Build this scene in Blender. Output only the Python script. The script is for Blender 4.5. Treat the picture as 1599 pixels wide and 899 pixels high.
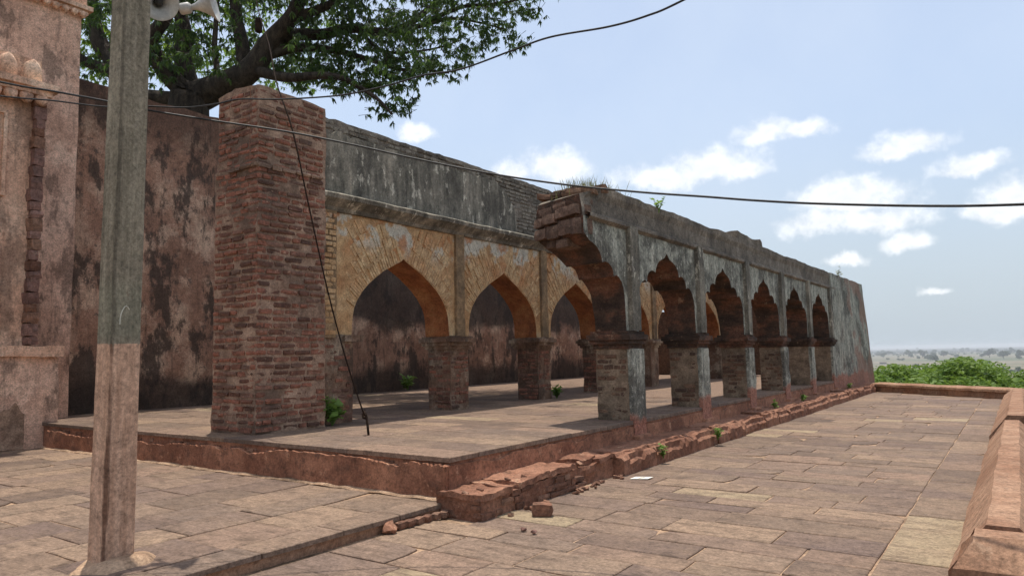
import bpy, bmesh, math, random
from mathutils import Vector, Matrix, noise as mn
random.seed(7)
RND = random.Random(11)
for o in list(bpy.data.objects): bpy.data.objects.remove(o)
SC = bpy.context.scene
COL = SC.collection
# ---------------------------------------------------------------- camera
R3 = Matrix(((0.8163749669968517, 0.07022967850206377, 0.5732361690598268),
             (0.5771650778674204, -0.06431217944698633, -0.8140911598003464),
             (-0.020307293054071973, 0.9954555418662732, -0.09303697123477661)))
EYE = Vector((0, 0, 1.6))
cd = bpy.data.cameras.new('camera'); cam = bpy.data.objects.new('camera', cd); COL.objects.link(cam)
cd.sensor_width = 36; cd.lens = 25.10; cd.clip_end = 80000; cd.clip_start = 0.05
cam.matrix_world = Matrix.Translation(EYE) @ R3.to_4x4()
SC.camera = cam
FPX = 1115.0
def ray(x, y):
    return R3 @ Vector((x - 799.5, -(y - 449.5), -FPX)).normalized()
def at_s(x, y, s):                     # point on a sight line at the given distance west of the origin
    r = ray(x, y); return EYE + r * (s / -r.x)
def at_d(x, y, d):
    return EYE + ray(x, y) * d
# ---------------------------------------------------------------- world
SUNV = Vector((-0.11, 0.09, 1.0)).normalized()
W = bpy.data.worlds.new('World'); SC.world = W; W.use_nodes = True
W.cycles.sampling_method = 'MANUAL'; W.cycles.sample_map_resolution = 512
wn = W.node_tree.nodes; wl = W.node_tree.links
for n in list(wn): wn.remove(n)
def wnode(t, **k):
    n = wn.new(t)
    for a, b in k.items(): setattr(n, a, b)
    return n
def wmath(op, a, b=None, c=None, clamp=False):
    n = wnode('ShaderNodeMath', operation=op, use_clamp=clamp)
    for i, v in enumerate((a, b, c)):
        if v is None: continue
        if isinstance(v, (int, float)): n.inputs[i].default_value = v
        else: wl.new(v, n.inputs[i])
    return n.outputs[0]
def wvec(op, a, b=None):
    n = wnode('ShaderNodeVectorMath', operation=op)
    for i, v in enumerate((a, b)):
        if v is None: continue
        if isinstance(v, (tuple, list, Vector)): n.inputs[i].default_value = tuple(v)
        else: wl.new(v, n.inputs[i])
    return n.outputs['Value'] if op in ('DOT_PRODUCT', 'LENGTH') else n.outputs[0]
sky = wnode('ShaderNodeTexSky', sky_type='NISHITA', sun_disc=False)
sky.sun_elevation = math.asin(SUNV.z); sky.sun_rotation = math.atan2(SUNV.x, SUNV.y)
sky.altitude = 100; sky.air_density = 1.0; sky.dust_density = 2.5; sky.ozone_density = 1.3
tc = wnode('ShaderNodeTexCoord'); D = wvec('NORMALIZE', tc.outputs['Generated'])
def wnoise(vec, scale, detail=5, rough=0.55):
    n = wnode('ShaderNodeTexNoise'); n.inputs['Scale'].default_value = scale
    n.inputs['Detail'].default_value = detail; n.inputs['Roughness'].default_value = rough
    wl.new(vec, n.inputs['Vector']); return n
nz = wnoise(D, 16, 6, 0.6)
wsub = wvec('SUBTRACT', nz.outputs['Color'], (0.5, 0.5, 0.5))
wsc = wnode('ShaderNodeVectorMath', operation='SCALE'); wl.new(wsub, wsc.inputs[0]); wsc.inputs['Scale'].default_value = 0.042
DW = wvec('ADD', D, wsc.outputs[0])
CLOUDS = [(1035, 278, 75, 22), (1110, 262, 70, 28), (1170, 266, 30, 16), (868, 262, 52, 28), (800, 268, 45, 16),
          (1195, 208, 42, 20), (1245, 208, 40, 14), (1385, 240, 36, 15), (1425, 226, 44, 19),
          (1330, 312, 80, 28), (1285, 352, 66, 22), (1370, 345, 66, 24), (1515, 262, 42, 15), (1590, 305, 46, 24), (1560, 330, 50, 16),
          (1412, 382, 34, 14), (1318, 408, 30, 9), (1464, 455, 14, 6), (652, 206, 26, 14)]
best = None
for (x, y, w, h) in CLOUDS:
    c = ray(x, y); u = Vector((0, 0, 1)); r = c.cross(u).normalized(); u = r.cross(c)
    a = wvec('DOT_PRODUCT', DW, r * (FPX * 0.95 / w)); b = wvec('DOT_PRODUCT', DW, u * (FPX * 0.86 / h))
    b = wmath('MAXIMUM', b, wmath('MULTIPLY', b, -1.5))          # flatter undersides
    g = wmath('MULTIPLY', wmath('SUBTRACT', wvec('DOT_PRODUCT', D, c), 1.0), 6.0)
    cb = wnode('ShaderNodeCombineXYZ'); wl.new(a, cb.inputs[0]); wl.new(b, cb.inputs[1]); wl.new(g, cb.inputs[2])
    v = wmath('SUBTRACT', 1.0, wvec('LENGTH', cb.outputs[0]))
    best = v if best is None else wmath('MAXIMUM', best, v)
nz2 = wnoise(D, 34, 7, 0.6)
den = wmath('ADD', best, wmath('MULTIPLY', wmath('SUBTRACT', nz2.outputs['Fac'], 0.5), 1.6))
mr = wnode('ShaderNodeMapRange', interpolation_type='SMOOTHSTEP'); wl.new(den, mr.inputs[0])
mr.inputs[1].default_value = -0.25; mr.inputs[2].default_value = 0.8
# the same kind of clouds all around, outside the frame
sp = wnode('ShaderNodeSeparateXYZ'); wl.new(D, sp.inputs[0])
zz = wmath('MAXIMUM', sp.outputs[2], 0.06)
pl = wnode('ShaderNodeCombineXYZ'); wl.new(wmath('DIVIDE', sp.outputs[0], zz), pl.inputs[0]); wl.new(wmath('DIVIDE', sp.outputs[1], zz), pl.inputs[1])
nz3 = wnoise(pl.outputs[0], 0.55, 7, 0.55)
mr2 = wnode('ShaderNodeMapRange', interpolation_type='SMOOTHSTEP'); wl.new(nz3.outputs['Fac'], mr2.inputs[0])
mr2.inputs[1].default_value = 0.55; mr2.inputs[2].default_value = 0.72
fw = R3 @ Vector((0.25, 0, -1)).normalized()
msk = wnode('ShaderNodeMapRange', interpolation_type='SMOOTHSTEP'); wl.new(wvec('DOT_PRODUCT', D, fw), msk.inputs[0])
msk.inputs[1].default_value = 0.80; msk.inputs[2].default_value = 0.66
msk.inputs[3].default_value = 0; msk.inputs[4].default_value = 1
up = wmath('GREATER_THAN', sp.outputs[2], 0.02)
other = wmath('MULTIPLY', wmath('MULTIPLY', mr2.outputs[0], msk.outputs[0]), up)
cover = wmath('MAXIMUM', mr.outputs[0], other)
# thin veil
nz4 = wnoise(D, 3.0, 5, 0.6)
veil = wmath('MULTIPLY_ADD', nz4.outputs['Fac'], 0.5, 0.25)
def wmix(fac, a, b):
    n = wnode('ShaderNodeMix', data_type='RGBA')
    if isinstance(fac, float): n.inputs[0].default_value = fac
    else: wl.new(fac, n.inputs[0])
    for i, v in ((6, a), (7, b)):
        if isinstance(v, tuple): n.inputs[i].default_value = (*v, 1)
        else: wl.new(v, n.inputs[i])
    return n.outputs[2]
dlow = wmath('SUBTRACT', den, 0.55)
shade = wmath('SUBTRACT', wmath('MULTIPLY_ADD', nz2.outputs['Fac'], 0.55, 0.76), wmath('MULTIPLY', wmath('MAXIMUM', dlow, 0.0), 0.28))
ccol = wnode('ShaderNodeVectorMath', operation='SCALE'); ccol.inputs[0].default_value = (5.9, 6.0, 6.15); wl.new(shade, ccol.inputs['Scale'])
s0 = wmix(veil, sky.outputs[0], (4.2, 4.75, 5.5))
low_ = wnode('ShaderNodeMapRange', interpolation_type='SMOOTHSTEP'); wl.new(sp.outputs[2], low_.inputs[0])
low_.inputs[1].default_value = 0.34; low_.inputs[2].default_value = -0.05; low_.inputs[3].default_value = 0.0; low_.inputs[4].default_value = 0.9
s1 = wmix(low_.outputs[0], s0, (2.95, 3.4, 3.8))
s2 = wmix(wmath('MULTIPLY', cover, 0.85), s1, ccol.outputs[0])
bg = wnode('ShaderNodeBackground'); bg.inputs['Strength'].default_value = 0.132; wl.new(s2, bg.inputs[0])
wo = wnode('ShaderNodeOutputWorld'); wl.new(bg.outputs[0], wo.inputs[0])
# ---------------------------------------------------------------- sun, exposure
sd = bpy.data.lights.new('sun', 'SUN'); sd.energy = 3.1; sd.angle = math.radians(0.5); sd.color = (1, 0.95, 0.86)
sun = bpy.data.objects.new('sun', sd); COL.objects.link(sun)
sun.rotation_euler = SUNV.to_track_quat('Z', 'Y').to_euler(); sun.location = (0, 0, 60)
SC.view_settings.view_transform = 'Standard'; SC.view_settings.look = 'None'
SC.view_settings.exposure = 0.5; SC.view_settings.gamma = 1.0; SC.view_settings.use_curve_mapping = False
SC.cycles.max_bounces = 6; SC.cycles.diffuse_bounces = 4; SC.cycles.use_adaptive_sampling = True; SC.cycles.adaptive_threshold = 0.02; SC.cycles.volume_bounces = 0; SC.cycles.transparent_max_bounces = 8
SC.cycles.use_denoising = True

# ================================================================ materials
GAINS = {'weathered_grey_plaster': 1.7, 'old_red_brick': 1.6, 'lime_mortar': 1.5, 'pink_lime_plaster': 1.5, 'carved_pink_plaster': 1.45, 'stained_compound_plaster': 1.35,
         'ochre_limewash': 1.15, 'straw_brick_edge': 1.2, 'red_lime_plaster': 1.4, 'kerb_plaster': 1.1, 'blackened_lime_plaster': 1.5, 'lichened_wall_top': 1.4,
         'lime_patched_brick_pier': 1.0, 'sandstone_flag': 0.86, 'parapet_plaster': 0.8, 'pole_concrete': 1.2, 'dark_mortar': 1.25, 'sooty_brick': 1.2, 'broken_red_masonry': 1.15, 'stained_strip_plaster': 1.25, 'kerb_brick': 1.0}
class NT:
    def __init__(s, name):
        s.m = bpy.data.materials.new(name); s.m.use_nodes = True; s.t = s.m.node_tree; s.n = s.t.nodes; s.l = s.t.links
        s.b = s.n['Principled BSDF']; s.b.inputs['Specular IOR Level'].default_value = 0.25
        g = s.n.new('ShaderNodeNewGeometry'); s.P = g.outputs['Position']; s.N = g.outputs['Normal']
        x = s.n.new('ShaderNodeSeparateXYZ'); s.l.new(s.P, x.inputs[0]); s.X, s.Y, s.Z = x.outputs
        oi = s.n.new('ShaderNodeObjectInfo'); s.rnd = oi.outputs['Random']
    def _in(s, sock, v):
        if v is None: return
        if isinstance(v, (int, float)): sock.default_value = v
        elif isinstance(v, tuple): sock.default_value = (*v, 1) if len(sock.default_value) == 4 and len(v) == 3 else v
        else: s.l.new(v, sock)
    def math(s, op, a, b=None, c=None, clamp=False):
        n = s.n.new('ShaderNodeMath'); n.operation = op; n.use_clamp = clamp
        for i, v in enumerate((a, b, c)): s._in(n.inputs[i], v)
        return n.outputs[0]
    def sc(s, v, k):
        n = s.n.new('ShaderNodeVectorMath'); n.operation = 'MULTIPLY'; s._in(n.inputs[0], v); n.inputs[1].default_value = k; return n.outputs[0]
    def off(s, v, w):
        n = s.n.new('ShaderNodeVectorMath'); n.operation = 'ADD'; s._in(n.inputs[0], v); s._in(n.inputs[1], w); return n.outputs[0]
    def noise(s, scale, detail=5, rough=0.6, vec=None, dist=0.0):
        n = s.n.new('ShaderNodeTexNoise'); s._in(n.inputs['Vector'], vec if vec is not None else s.P)
        n.inputs['Scale'].default_value = scale; n.inputs['Detail'].default_value = detail
        n.inputs['Roughness'].default_value = rough; n.inputs['Distortion'].default_value = dist
        return n.outputs['Fac']
    def vor(s, scale, vec=None, feature='F1'):
        n = s.n.new('ShaderNodeTexVoronoi'); n.feature = feature; s._in(n.inputs['Vector'], vec if vec is not None else s.P); n.inputs['Scale'].default_value = scale
        return n.outputs['Distance']
    def rng(s, v, a, b, c=0.0, d=1.0, smooth=True):
        n = s.n.new('ShaderNodeMapRange'); n.interpolation_type = 'SMOOTHSTEP' if smooth else 'LINEAR'
        s._in(n.inputs[0], v)
        for i, k in enumerate((a, b, c, d)): n.inputs[1 + i].default_value = k
        return n.outputs[0]
    def mix(s, f, a, b, mode='MIX'):
        n = s.n.new('ShaderNodeMix'); n.data_type = 'RGBA'; n.blend_type = mode
        s._in(n.inputs[0], f); s._in(n.inputs[6], a); s._in(n.inputs[7], b); return n.outputs[2]
    def ramp(s, f, stops):
        n = s.n.new('ShaderNodeValToRGB'); s._in(n.inputs[0], f); e = n.color_ramp.elements
        while len(e) < len(stops): e.new(0.5)
        for i, (p, c) in enumerate(stops): e[i].position = p; e[i].color = (*c, 1)
        return n.outputs[0]
    def out(s, col, rough=0.9, height=None, strength=0.5, dist=0.02, grit=1.0):
        gain = GAINS.get(s.m.name, 1.0)
        if grit > 0:
            grit *= 1.25
            g1 = s.noise(34, 6, 0.78); g2 = s.noise(9, 5, 0.7, s.off(s.P, (7, 3, 5)))
            k = s.math('ADD', s.rng(g1, 0.3, 0.7, 1 - 0.42 * grit, 1 + 0.36 * grit, False), s.rng(g2, 0.3, 0.7, -0.2 * grit, 0.2 * grit, False))
            cb = s.n.new('ShaderNodeVectorMath'); cb.operation = 'SCALE'; s._in(cb.inputs[0], col); s._in(cb.inputs['Scale'], k); col = s.sc(cb.outputs[0], (gain * 1.05, gain, gain * 0.9))
        s._in(s.b.inputs['Base Color'], col); s._in(s.b.inputs['Roughness'], rough)
        if height is not None:
            b = s.n.new('ShaderNodeBump'); b.inputs['Strength'].default_value = strength; b.inputs['Distance'].default_value = dist
            s._in(b.inputs['Height'], height); s.l.new(b.outputs[0], s.b.inputs['Normal'])
        return s.m

def m_brick(name, stops, stain=0.5):
    t = NT(name)
    base = t.ramp(t.rnd, stops)
    n1 = t.noise(9, 6, 0.65); n2 = t.noise(1.3, 4, 0.6); n3 = t.noise(60, 4, 0.7)
    c = t.mix(t.rng(n1, 0.35, 0.7), base, t.mix(0.55, base, (0.04, 0.028, 0.024)))
    c = t.mix(t.math('MULTIPLY', t.rng(n2, 0.5, 0.72), stain), c, (0.045, 0.034, 0.03))
    c = t.mix(t.math('MULTIPLY', t.rng(t.noise(14, 5, 0.7, t.off(t.P, (5, 2, 9))), 0.6, 0.68), 0.5), c, (0.34, 0.24, 0.18))
    return t.out(c, 0.95, t.math('ADD', t.math('MULTIPLY', n3, 0.5), n1), 0.6, 0.012)
BR = [(0.0, (0.065, 0.036, 0.028)), (0.3, (0.13, 0.06, 0.044)), (0.6, (0.19, 0.08, 0.056)), (0.85, (0.16, 0.085, 0.064)), (1.0, (0.1, 0.062, 0.05))]
BRD = [(0.0, (0.07, 0.045, 0.036)), (0.5, (0.14, 0.08, 0.055)), (1.0, (0.2, 0.125, 0.085))]
MB_ = m_brick('old_red_brick', BR, 0.45)
MBD = m_brick('sooty_brick', BRD, 0.6)
MBP = m_brick('pink_stone', [(0.0, (0.2, 0.11, 0.095)), (1.0, (0.3, 0.18, 0.155))], 0.35)
MBK = m_brick('kerb_brick', [(0.0, (0.13, 0.065, 0.045)), (0.5, (0.22, 0.11, 0.075)), (1.0, (0.33, 0.2, 0.145))], 0.35)

def m_mortar(name, a, b, dark, darkamt=0.6):
    t = NT(name)
    n1 = t.noise(5, 7, 0.65); n2 = t.noise(0.9, 5, 0.6); n3 = t.noise(38, 5, 0.7)
    c = t.mix(t.rng(n1, 0.3, 0.7), a, b)
    c = t.mix(t.math('MULTIPLY', t.rng(n2, 0.45, 0.68), darkamt), c, dark)
    return t.out(c, 0.95, t.math('ADD', n1, t.math('MULTIPLY', n3, 0.6)), 0.8, 0.02)
MMO = m_mortar('lime_mortar', (0.15, 0.098, 0.074), (0.27, 0.19, 0.145), (0.06, 0.042, 0.034), 0.8)
MST = m_mortar('stained_strip_plaster', (0.16, 0.11, 0.07), (0.3, 0.21, 0.125), (0.07, 0.058, 0.045), 0.7)
MMD = m_mortar('dark_mortar', (0.12, 0.09, 0.066), (0.23, 0.175, 0.13), (0.045, 0.034, 0.028))

def m_greywall(name):
    t = NT(name)
    st = t.noise(1.0, 7, 0.65, t.sc(t.P, (7, 7, 0.8))); bl = t.noise(1.1, 6, 0.62); fi = t.noise(22, 6, 0.72); fs = t.noise(1, 6, 0.75, t.sc(t.P, (17, 17, 10)))
    c = t.ramp(st, [(0.28, (0.06, 0.062, 0.056)), (0.44, (0.15, 0.155, 0.14)), (0.58, (0.23, 0.233, 0.208)), (0.78, (0.35, 0.345, 0.305))])
    c = t.mix(t.math('MULTIPLY', t.rng(bl, 0.48, 0.6), 0.8), c, (0.05, 0.048, 0.043))
    c = t.mix(t.math('MULTIPLY', t.rng(t.noise(4.5, 7, 0.75), 0.56, 0.63), 0.6), c, (0.04, 0.038, 0.035))
    c = t.mix(t.math('MULTIPLY', t.rng(fs, 0.55, 0.66), 0.6), c, (0.4, 0.4, 0.37))
    c = t.mix(t.math('MULTIPLY', t.rng(fs, 0.47, 0.36), 0.8), c, (0.032, 0.034, 0.033))
    # red wash left at the foot and ragged up to about a metre
    edge = t.math('ADD', t.Z, t.math('MULTIPLY', t.math('SUBTRACT', bl, 0.5), 1.0))
    c = t.mix(t.math('MULTIPLY', t.rng(edge, 0.78, 0.62), 0.85), c, t.mix(t.rng(fi, 0.35, 0.65), (0.13, 0.05, 0.035), (0.27, 0.115, 0.08)))
    # plaster gone to brick here and there on the far solid end
    far = t.math('MULTIPLY', t.rng(t.Y, 25.5, 28.5), t.rng(t.noise(0.75, 5, 0.6, t.off(t.P, (3, 7, 1))), 0.47, 0.56))
    c = t.mix(t.math('MULTIPLY', far, 0.7), c, (0.15, 0.085, 0.065))
    return t.out(c, 0.95, t.math('ADD', t.math('MULTIPLY', fi, 0.6), st), 0.7, 0.02)
MGW = m_greywall('weathered_grey_plaster')

def m_upper(name):
    t = NT(name)
    st = t.noise(1.0, 7, 0.65, t.sc(t.P, (5, 5, 0.9))); bl = t.noise(1.4, 6, 0.62); fi = t.noise(26, 6, 0.72)
    c = t.ramp(st, [(0.3, (0.045, 0.043, 0.038)), (0.5, (0.13, 0.122, 0.105)), (0.66, (0.22, 0.2, 0.17)), (0.85, (0.36, 0.33, 0.28))])
    c = t.mix(t.math('MULTIPLY', t.rng(bl, 0.45, 0.62), 0.65), c, (0.05, 0.047, 0.042))
    c = t.mix(t.math('MULTIPLY', t.rng(t.noise(4, 7, 0.75, t.sc(t.P, (1, 1, .5))), 0.57, 0.62), 0.65), c, (0.42, 0.4, 0.35))
    return t.out(c, 0.95, t.math('ADD', t.math('MULTIPLY', fi, 0.5), st), 0.7, 0.02)
MUP = m_upper('blackened_lime_plaster')

def m_ochre(name):
    t = NT(name)
    n1 = t.noise(2.2, 6, 0.6); n2 = t.noise(7, 6, 0.68); fi = t.noise(40, 5, 0.7)
    c = t.ramp(n1, [(0.3, (0.33, 0.185, 0.095)), (0.5, (0.44, 0.29, 0.16)), (0.7, (0.52, 0.4, 0.26))])
    c = t.mix(t.math('MULTIPLY', t.rng(n2, 0.52, 0.7), 0.5), c, (0.28, 0.15, 0.07))
    hi = t.math('MULTIPLY', t.rng(t.Z, 3.25, 3.75), t.rng(t.noise(1.6, 6, 0.62, t.off(t.P, (1, 4, 2))), 0.5, 0.56))
    c = t.mix(hi, c, (0.46, 0.44, 0.39))
    hi2 = t.math('MULTIPLY', t.rng(t.Z, 3.1, 3.7), t.rng(t.noise(1.9, 5, 0.6, t.off(t.P, (8, 1, 5))), 0.5, 0.62))
    c = t.mix(t.math('MULTIPLY', hi2, 0.85), c, (0.38, 0.17, 0.075))
    c = t.mix(t.math('MULTIPLY', t.rng(t.noise(12, 4, 0.7), 0.66, 0.72), 0.6), c, (0.09, 0.06, 0.04))
    return t.out(c, 0.95, t.math('ADD', n2, t.math('MULTIPLY', fi, 0.4)), 0.5, 0.015)
MOC = m_ochre('ochre_limewash')
def m_vous():
    t = NT('straw_brick_edge'); n = t.noise(6, 6, 0.7); n1 = t.noise(1.5, 5, 0.6)
    c = t.mix(t.rng(n, 0.35, 0.65), (0.36, 0.23, 0.125), (0.53, 0.4, 0.25))
    c = t.mix(t.math('MULTIPLY', t.rng(n1, 0.5, 0.65), 0.6), c, (0.4, 0.18, 0.075))
    hi = t.math('MULTIPLY', t.rng(t.Z, 3.25, 3.75), t.rng(t.noise(1.6, 6, 0.62, t.off(t.P, (1, 4, 2))), 0.5, 0.56))
    c = t.mix(hi, c, (0.46, 0.44, 0.39))
    return t.out(c, 0.95, n, 0.5, 0.01)
MVO = m_vous()
def m_soffit(name):
    t = NT(name)
    n1 = t.noise(2.0, 6, 0.62); n2 = t.noise(9, 6, 0.7)
    c = t.ramp(n1, [(0.32, (0.17, 0.066, 0.033)), (0.5, (0.29, 0.115, 0.05)), (0.72, (0.4, 0.2, 0.09))])
    c = t.mix(t.math('MULTIPLY', t.rng(n2, 0.55, 0.7), 0.5), c, (0.1, 0.05, 0.035))
    return t.out(c, 0.95, n2, 0.5, 0.02)
MSO = m_soffit('orange_bounce_soffit')  # orange of the bounced light put into the soffit colour
def m_rough(name):
    t = NT(name)
    n1 = t.noise(1.6, 6, 0.65, t.sc(t.P, (1, 1, 2.2))); n2 = t.noise(8, 7, 0.72, t.sc(t.P, (1, 1, 2.5))); fi = t.noise(40, 5, 0.7)
    c = t.ramp(n1, [(0.32, (0.028, 0.021, 0.018)), (0.48, (0.065, 0.042, 0.032)), (0.6, (0.14, 0.066, 0.044)), (0.76, (0.2, 0.125, 0.085))])
    c = t.mix(t.math('MULTIPLY', t.rng(n2, 0.5, 0.7), 0.7), c, (0.035, 0.026, 0.022))
    c = t.mix(t.math('MULTIPLY', t.rng(t.noise(6, 5, 0.7, t.off(t.P, (4, 4, 4))), 0.62, 0.68), 0.5), c, (0.32, 0.22, 0.15))
    return t.out(c, 0.95, t.math('ADD', n2, t.math('MULTIPLY', fi, 0.5)), 0.9, 0.03)
MRO = m_rough('broken_red_masonry')
def m_top(name):
    t = NT(name)
    n1 = t.noise(1.8, 6, 0.65); n2 = t.noise(11, 6, 0.7)
    c = t.ramp(n1, [(0.3, (0.058, 0.051, 0.045)), (0.5, (0.125, 0.108, 0.093)), (0.7, (0.21, 0.182, 0.155))])
    c = t.mix(t.math('MULTIPLY', t.rng(n2, 0.5, 0.68), 0.6), c, (0.05, 0.043, 0.038))
    return t.out(c, 0.95, t.math('ADD', n1, n2), 0.8, 0.03)
MTO = m_top('lichened_wall_top')
def m_pinkwall(name, cols, dark=0.6, seed=0):
    t = NT(name)
    p = t.off(t.P, (seed, seed * 2, 0))
    n1 = t.noise(0.9, 8, 0.66, p); n2 = t.noise(1.0, 8, 0.72, t.sc(p, (1.5, 1.5, 0.75))); fi = t.noise(24, 6, 0.7); n4 = t.noise(1, 6, 0.7, t.sc(p, (9, 9, 0.9)))
    c = t.ramp(n1, [(0.3, cols[0]), (0.5, cols[1]), (0.68, cols[2])])
    c = t.mix(t.math('MULTIPLY', t.rng(t.noise(0.7, 8, 0.7, t.off(p, (11, 5, 2))), 0.54, 0.62), 0.5), c, tuple(min(.6, v * 1.35) for v in cols[2]))
    c = t.mix(t.math('MULTIPLY', t.rng(n2, 0.5, 0.58), dark), c, (0.05, 0.036, 0.03))
    c = t.mix(t.math('MULTIPLY', t.rng(n4, 0.54, 0.66), dark * 0.6), c, (0.06, 0.045, 0.038))
    c = t.mix(t.math('MULTIPLY', t.rng(t.noise(3.2, 8, 0.75, p), 0.57, 0.64), dark * 0.8), c, (0.06, 0.048, 0.044))
    return t, c, t.math('ADD', n1, t.math('MULTIPLY', fi, 0.4))
t, c, h = m_pinkwall('pink_lime_plaster', [(0.27, 0.165, 0.125), (0.4, 0.265, 0.21), (0.46, 0.33, 0.27)], 0.6); MPK = t.out(c, 0.93, h, 0.5, 0.02)
t, c, h = m_pinkwall('carved_pink_plaster', [(0.32, 0.19, 0.14), (0.43, 0.28, 0.21), (0.46, 0.35, 0.28)], 0.45, 3); MPC = t.out(c, 0.93, h, 0.5, 0.02)
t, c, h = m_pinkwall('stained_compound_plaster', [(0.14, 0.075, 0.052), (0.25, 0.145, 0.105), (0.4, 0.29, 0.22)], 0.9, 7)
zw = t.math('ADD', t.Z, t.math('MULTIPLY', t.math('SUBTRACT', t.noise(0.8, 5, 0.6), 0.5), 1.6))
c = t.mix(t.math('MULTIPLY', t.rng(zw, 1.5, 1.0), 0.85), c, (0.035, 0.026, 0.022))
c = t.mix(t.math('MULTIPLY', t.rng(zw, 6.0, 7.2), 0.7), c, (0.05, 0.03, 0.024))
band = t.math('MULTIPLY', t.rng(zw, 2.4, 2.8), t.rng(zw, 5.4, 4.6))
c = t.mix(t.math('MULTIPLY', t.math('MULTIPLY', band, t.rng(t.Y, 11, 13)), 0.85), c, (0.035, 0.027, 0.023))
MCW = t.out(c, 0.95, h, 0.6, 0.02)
def m_redplaster(name, a, b, hi, dark=0.5):
    t = NT(name)
    n1 = t.noise(1.7, 6, 0.63); n2 = t.noise(8, 7, 0.7); fi = t.noise(45, 5, 0.7)
    c = t.mix(t.rng(n1, 0.35, 0.66), a, b)
    c = t.mix(t.math('MULTIPLY', t.rng(n2, 0.5, 0.68), dark), c, (0.085, 0.046, 0.034))
    c = t.mix(t.math('MULTIPLY', t.rng(t.noise(5, 6, 0.7, t.off(t.P, (2, 9, 4))), 0.6, 0.67), 0.5), c, hi)
    return t.out(c, 0.93, t.math('ADD', n2, t.math('MULTIPLY', fi, 0.6)), 0.6, 0.02)
MRP = m_redplaster('red_lime_plaster', (0.15, 0.068, 0.044), (0.27, 0.132, 0.085), (0.4, 0.24, 0.165), 0.75)
MKB = m_redplaster('kerb_plaster', (0.16, 0.075, 0.05), (0.27, 0.14, 0.095), (0.42, 0.28, 0.2), 0.6)
MPP = m_redplaster('parapet_plaster', (0.3, 0.165, 0.108), (0.41, 0.255, 0.178), (0.46, 0.32, 0.235), 0.4)
def m_flag(name, seed, cols):
    t = NT(name)
    off = t.n.new('ShaderNodeCombineXYZ'); t.l.new(t.math('MULTIPLY', t.rnd, 40.0), off.inputs[2]); t.l.new(t.math('MULTIPLY', t.rnd, 17.0), off.inputs[0])
    p = t.off(t.P, off.outputs[0])
    base = t.ramp(t.rnd, cols)
    n1 = t.noise(1.6, 6, 0.6, p, 0.6); n2 = t.noise(1.0, 7, 0.7, t.sc(p, (3.0, 11, 8))); fi = t.noise(70, 4, 0.7, p)
    c = t.mix(t.math('MULTIPLY', t.rng(n1, 0.35, 0.7), 0.4), base, (0.31, 0.215, 0.16))
    c = t.mix(t.math('MULTIPLY', t.rng(n2, 0.47, 0.66), 0.6), c, (0.115, 0.08, 0.063))
    c = t.mix(t.math('MULTIPLY', t.rng(t.noise(0.7, 7, 0.7), 0.5, 0.66), 0.28), c, (0.35, 0.25, 0.175))
    c = t.mix(t.math('MULTIPLY', t.rng(t.noise(2.6, 8, 0.75, t.off(t.P, (3, 3, 3))), 0.53, 0.66), 0.5), c, (0.1, 0.07, 0.055))
    return t.out(c, 0.82, t.math('ADD', t.math('MULTIPLY', n2, 1.2), t.math('MULTIPLY', fi, 0.5)), 0.8, 0.015)
FC = [(0.0, (0.135, 0.098, 0.085)), (0.16, (0.24, 0.175, 0.135)), (0.32, (0.17, 0.122, 0.11)), (0.48, (0.31, 0.222, 0.165)), (0.62, (0.185, 0.138, 0.118)), (0.76, (0.27, 0.185, 0.145)), (0.86, (0.15, 0.108, 0.095)), (0.965, (0.26, 0.185, 0.14)), (0.97, (0.33, 0.26, 0.18)), (1.0, (0.38, 0.3, 0.21))]
MFL = m_flag('sandstone_flag', 0, FC)
MSA = m_mortar('joint_sand', (0.3, 0.2, 0.14), (0.44, 0.31, 0.22), (0.1, 0.07, 0.05), 0.9)
def m_flat(name, a, b, scale=6, rough=0.8, bump=0.3, metal=0.0):
    t = NT(name); n = t.noise(scale, 6, 0.65); c = t.mix(t.rng(n, 0.35, 0.68), a, b); t.b.inputs['Metallic'].default_value = metal
    return t.out(c, rough, n, bump, 0.01, 0.35)
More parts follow.
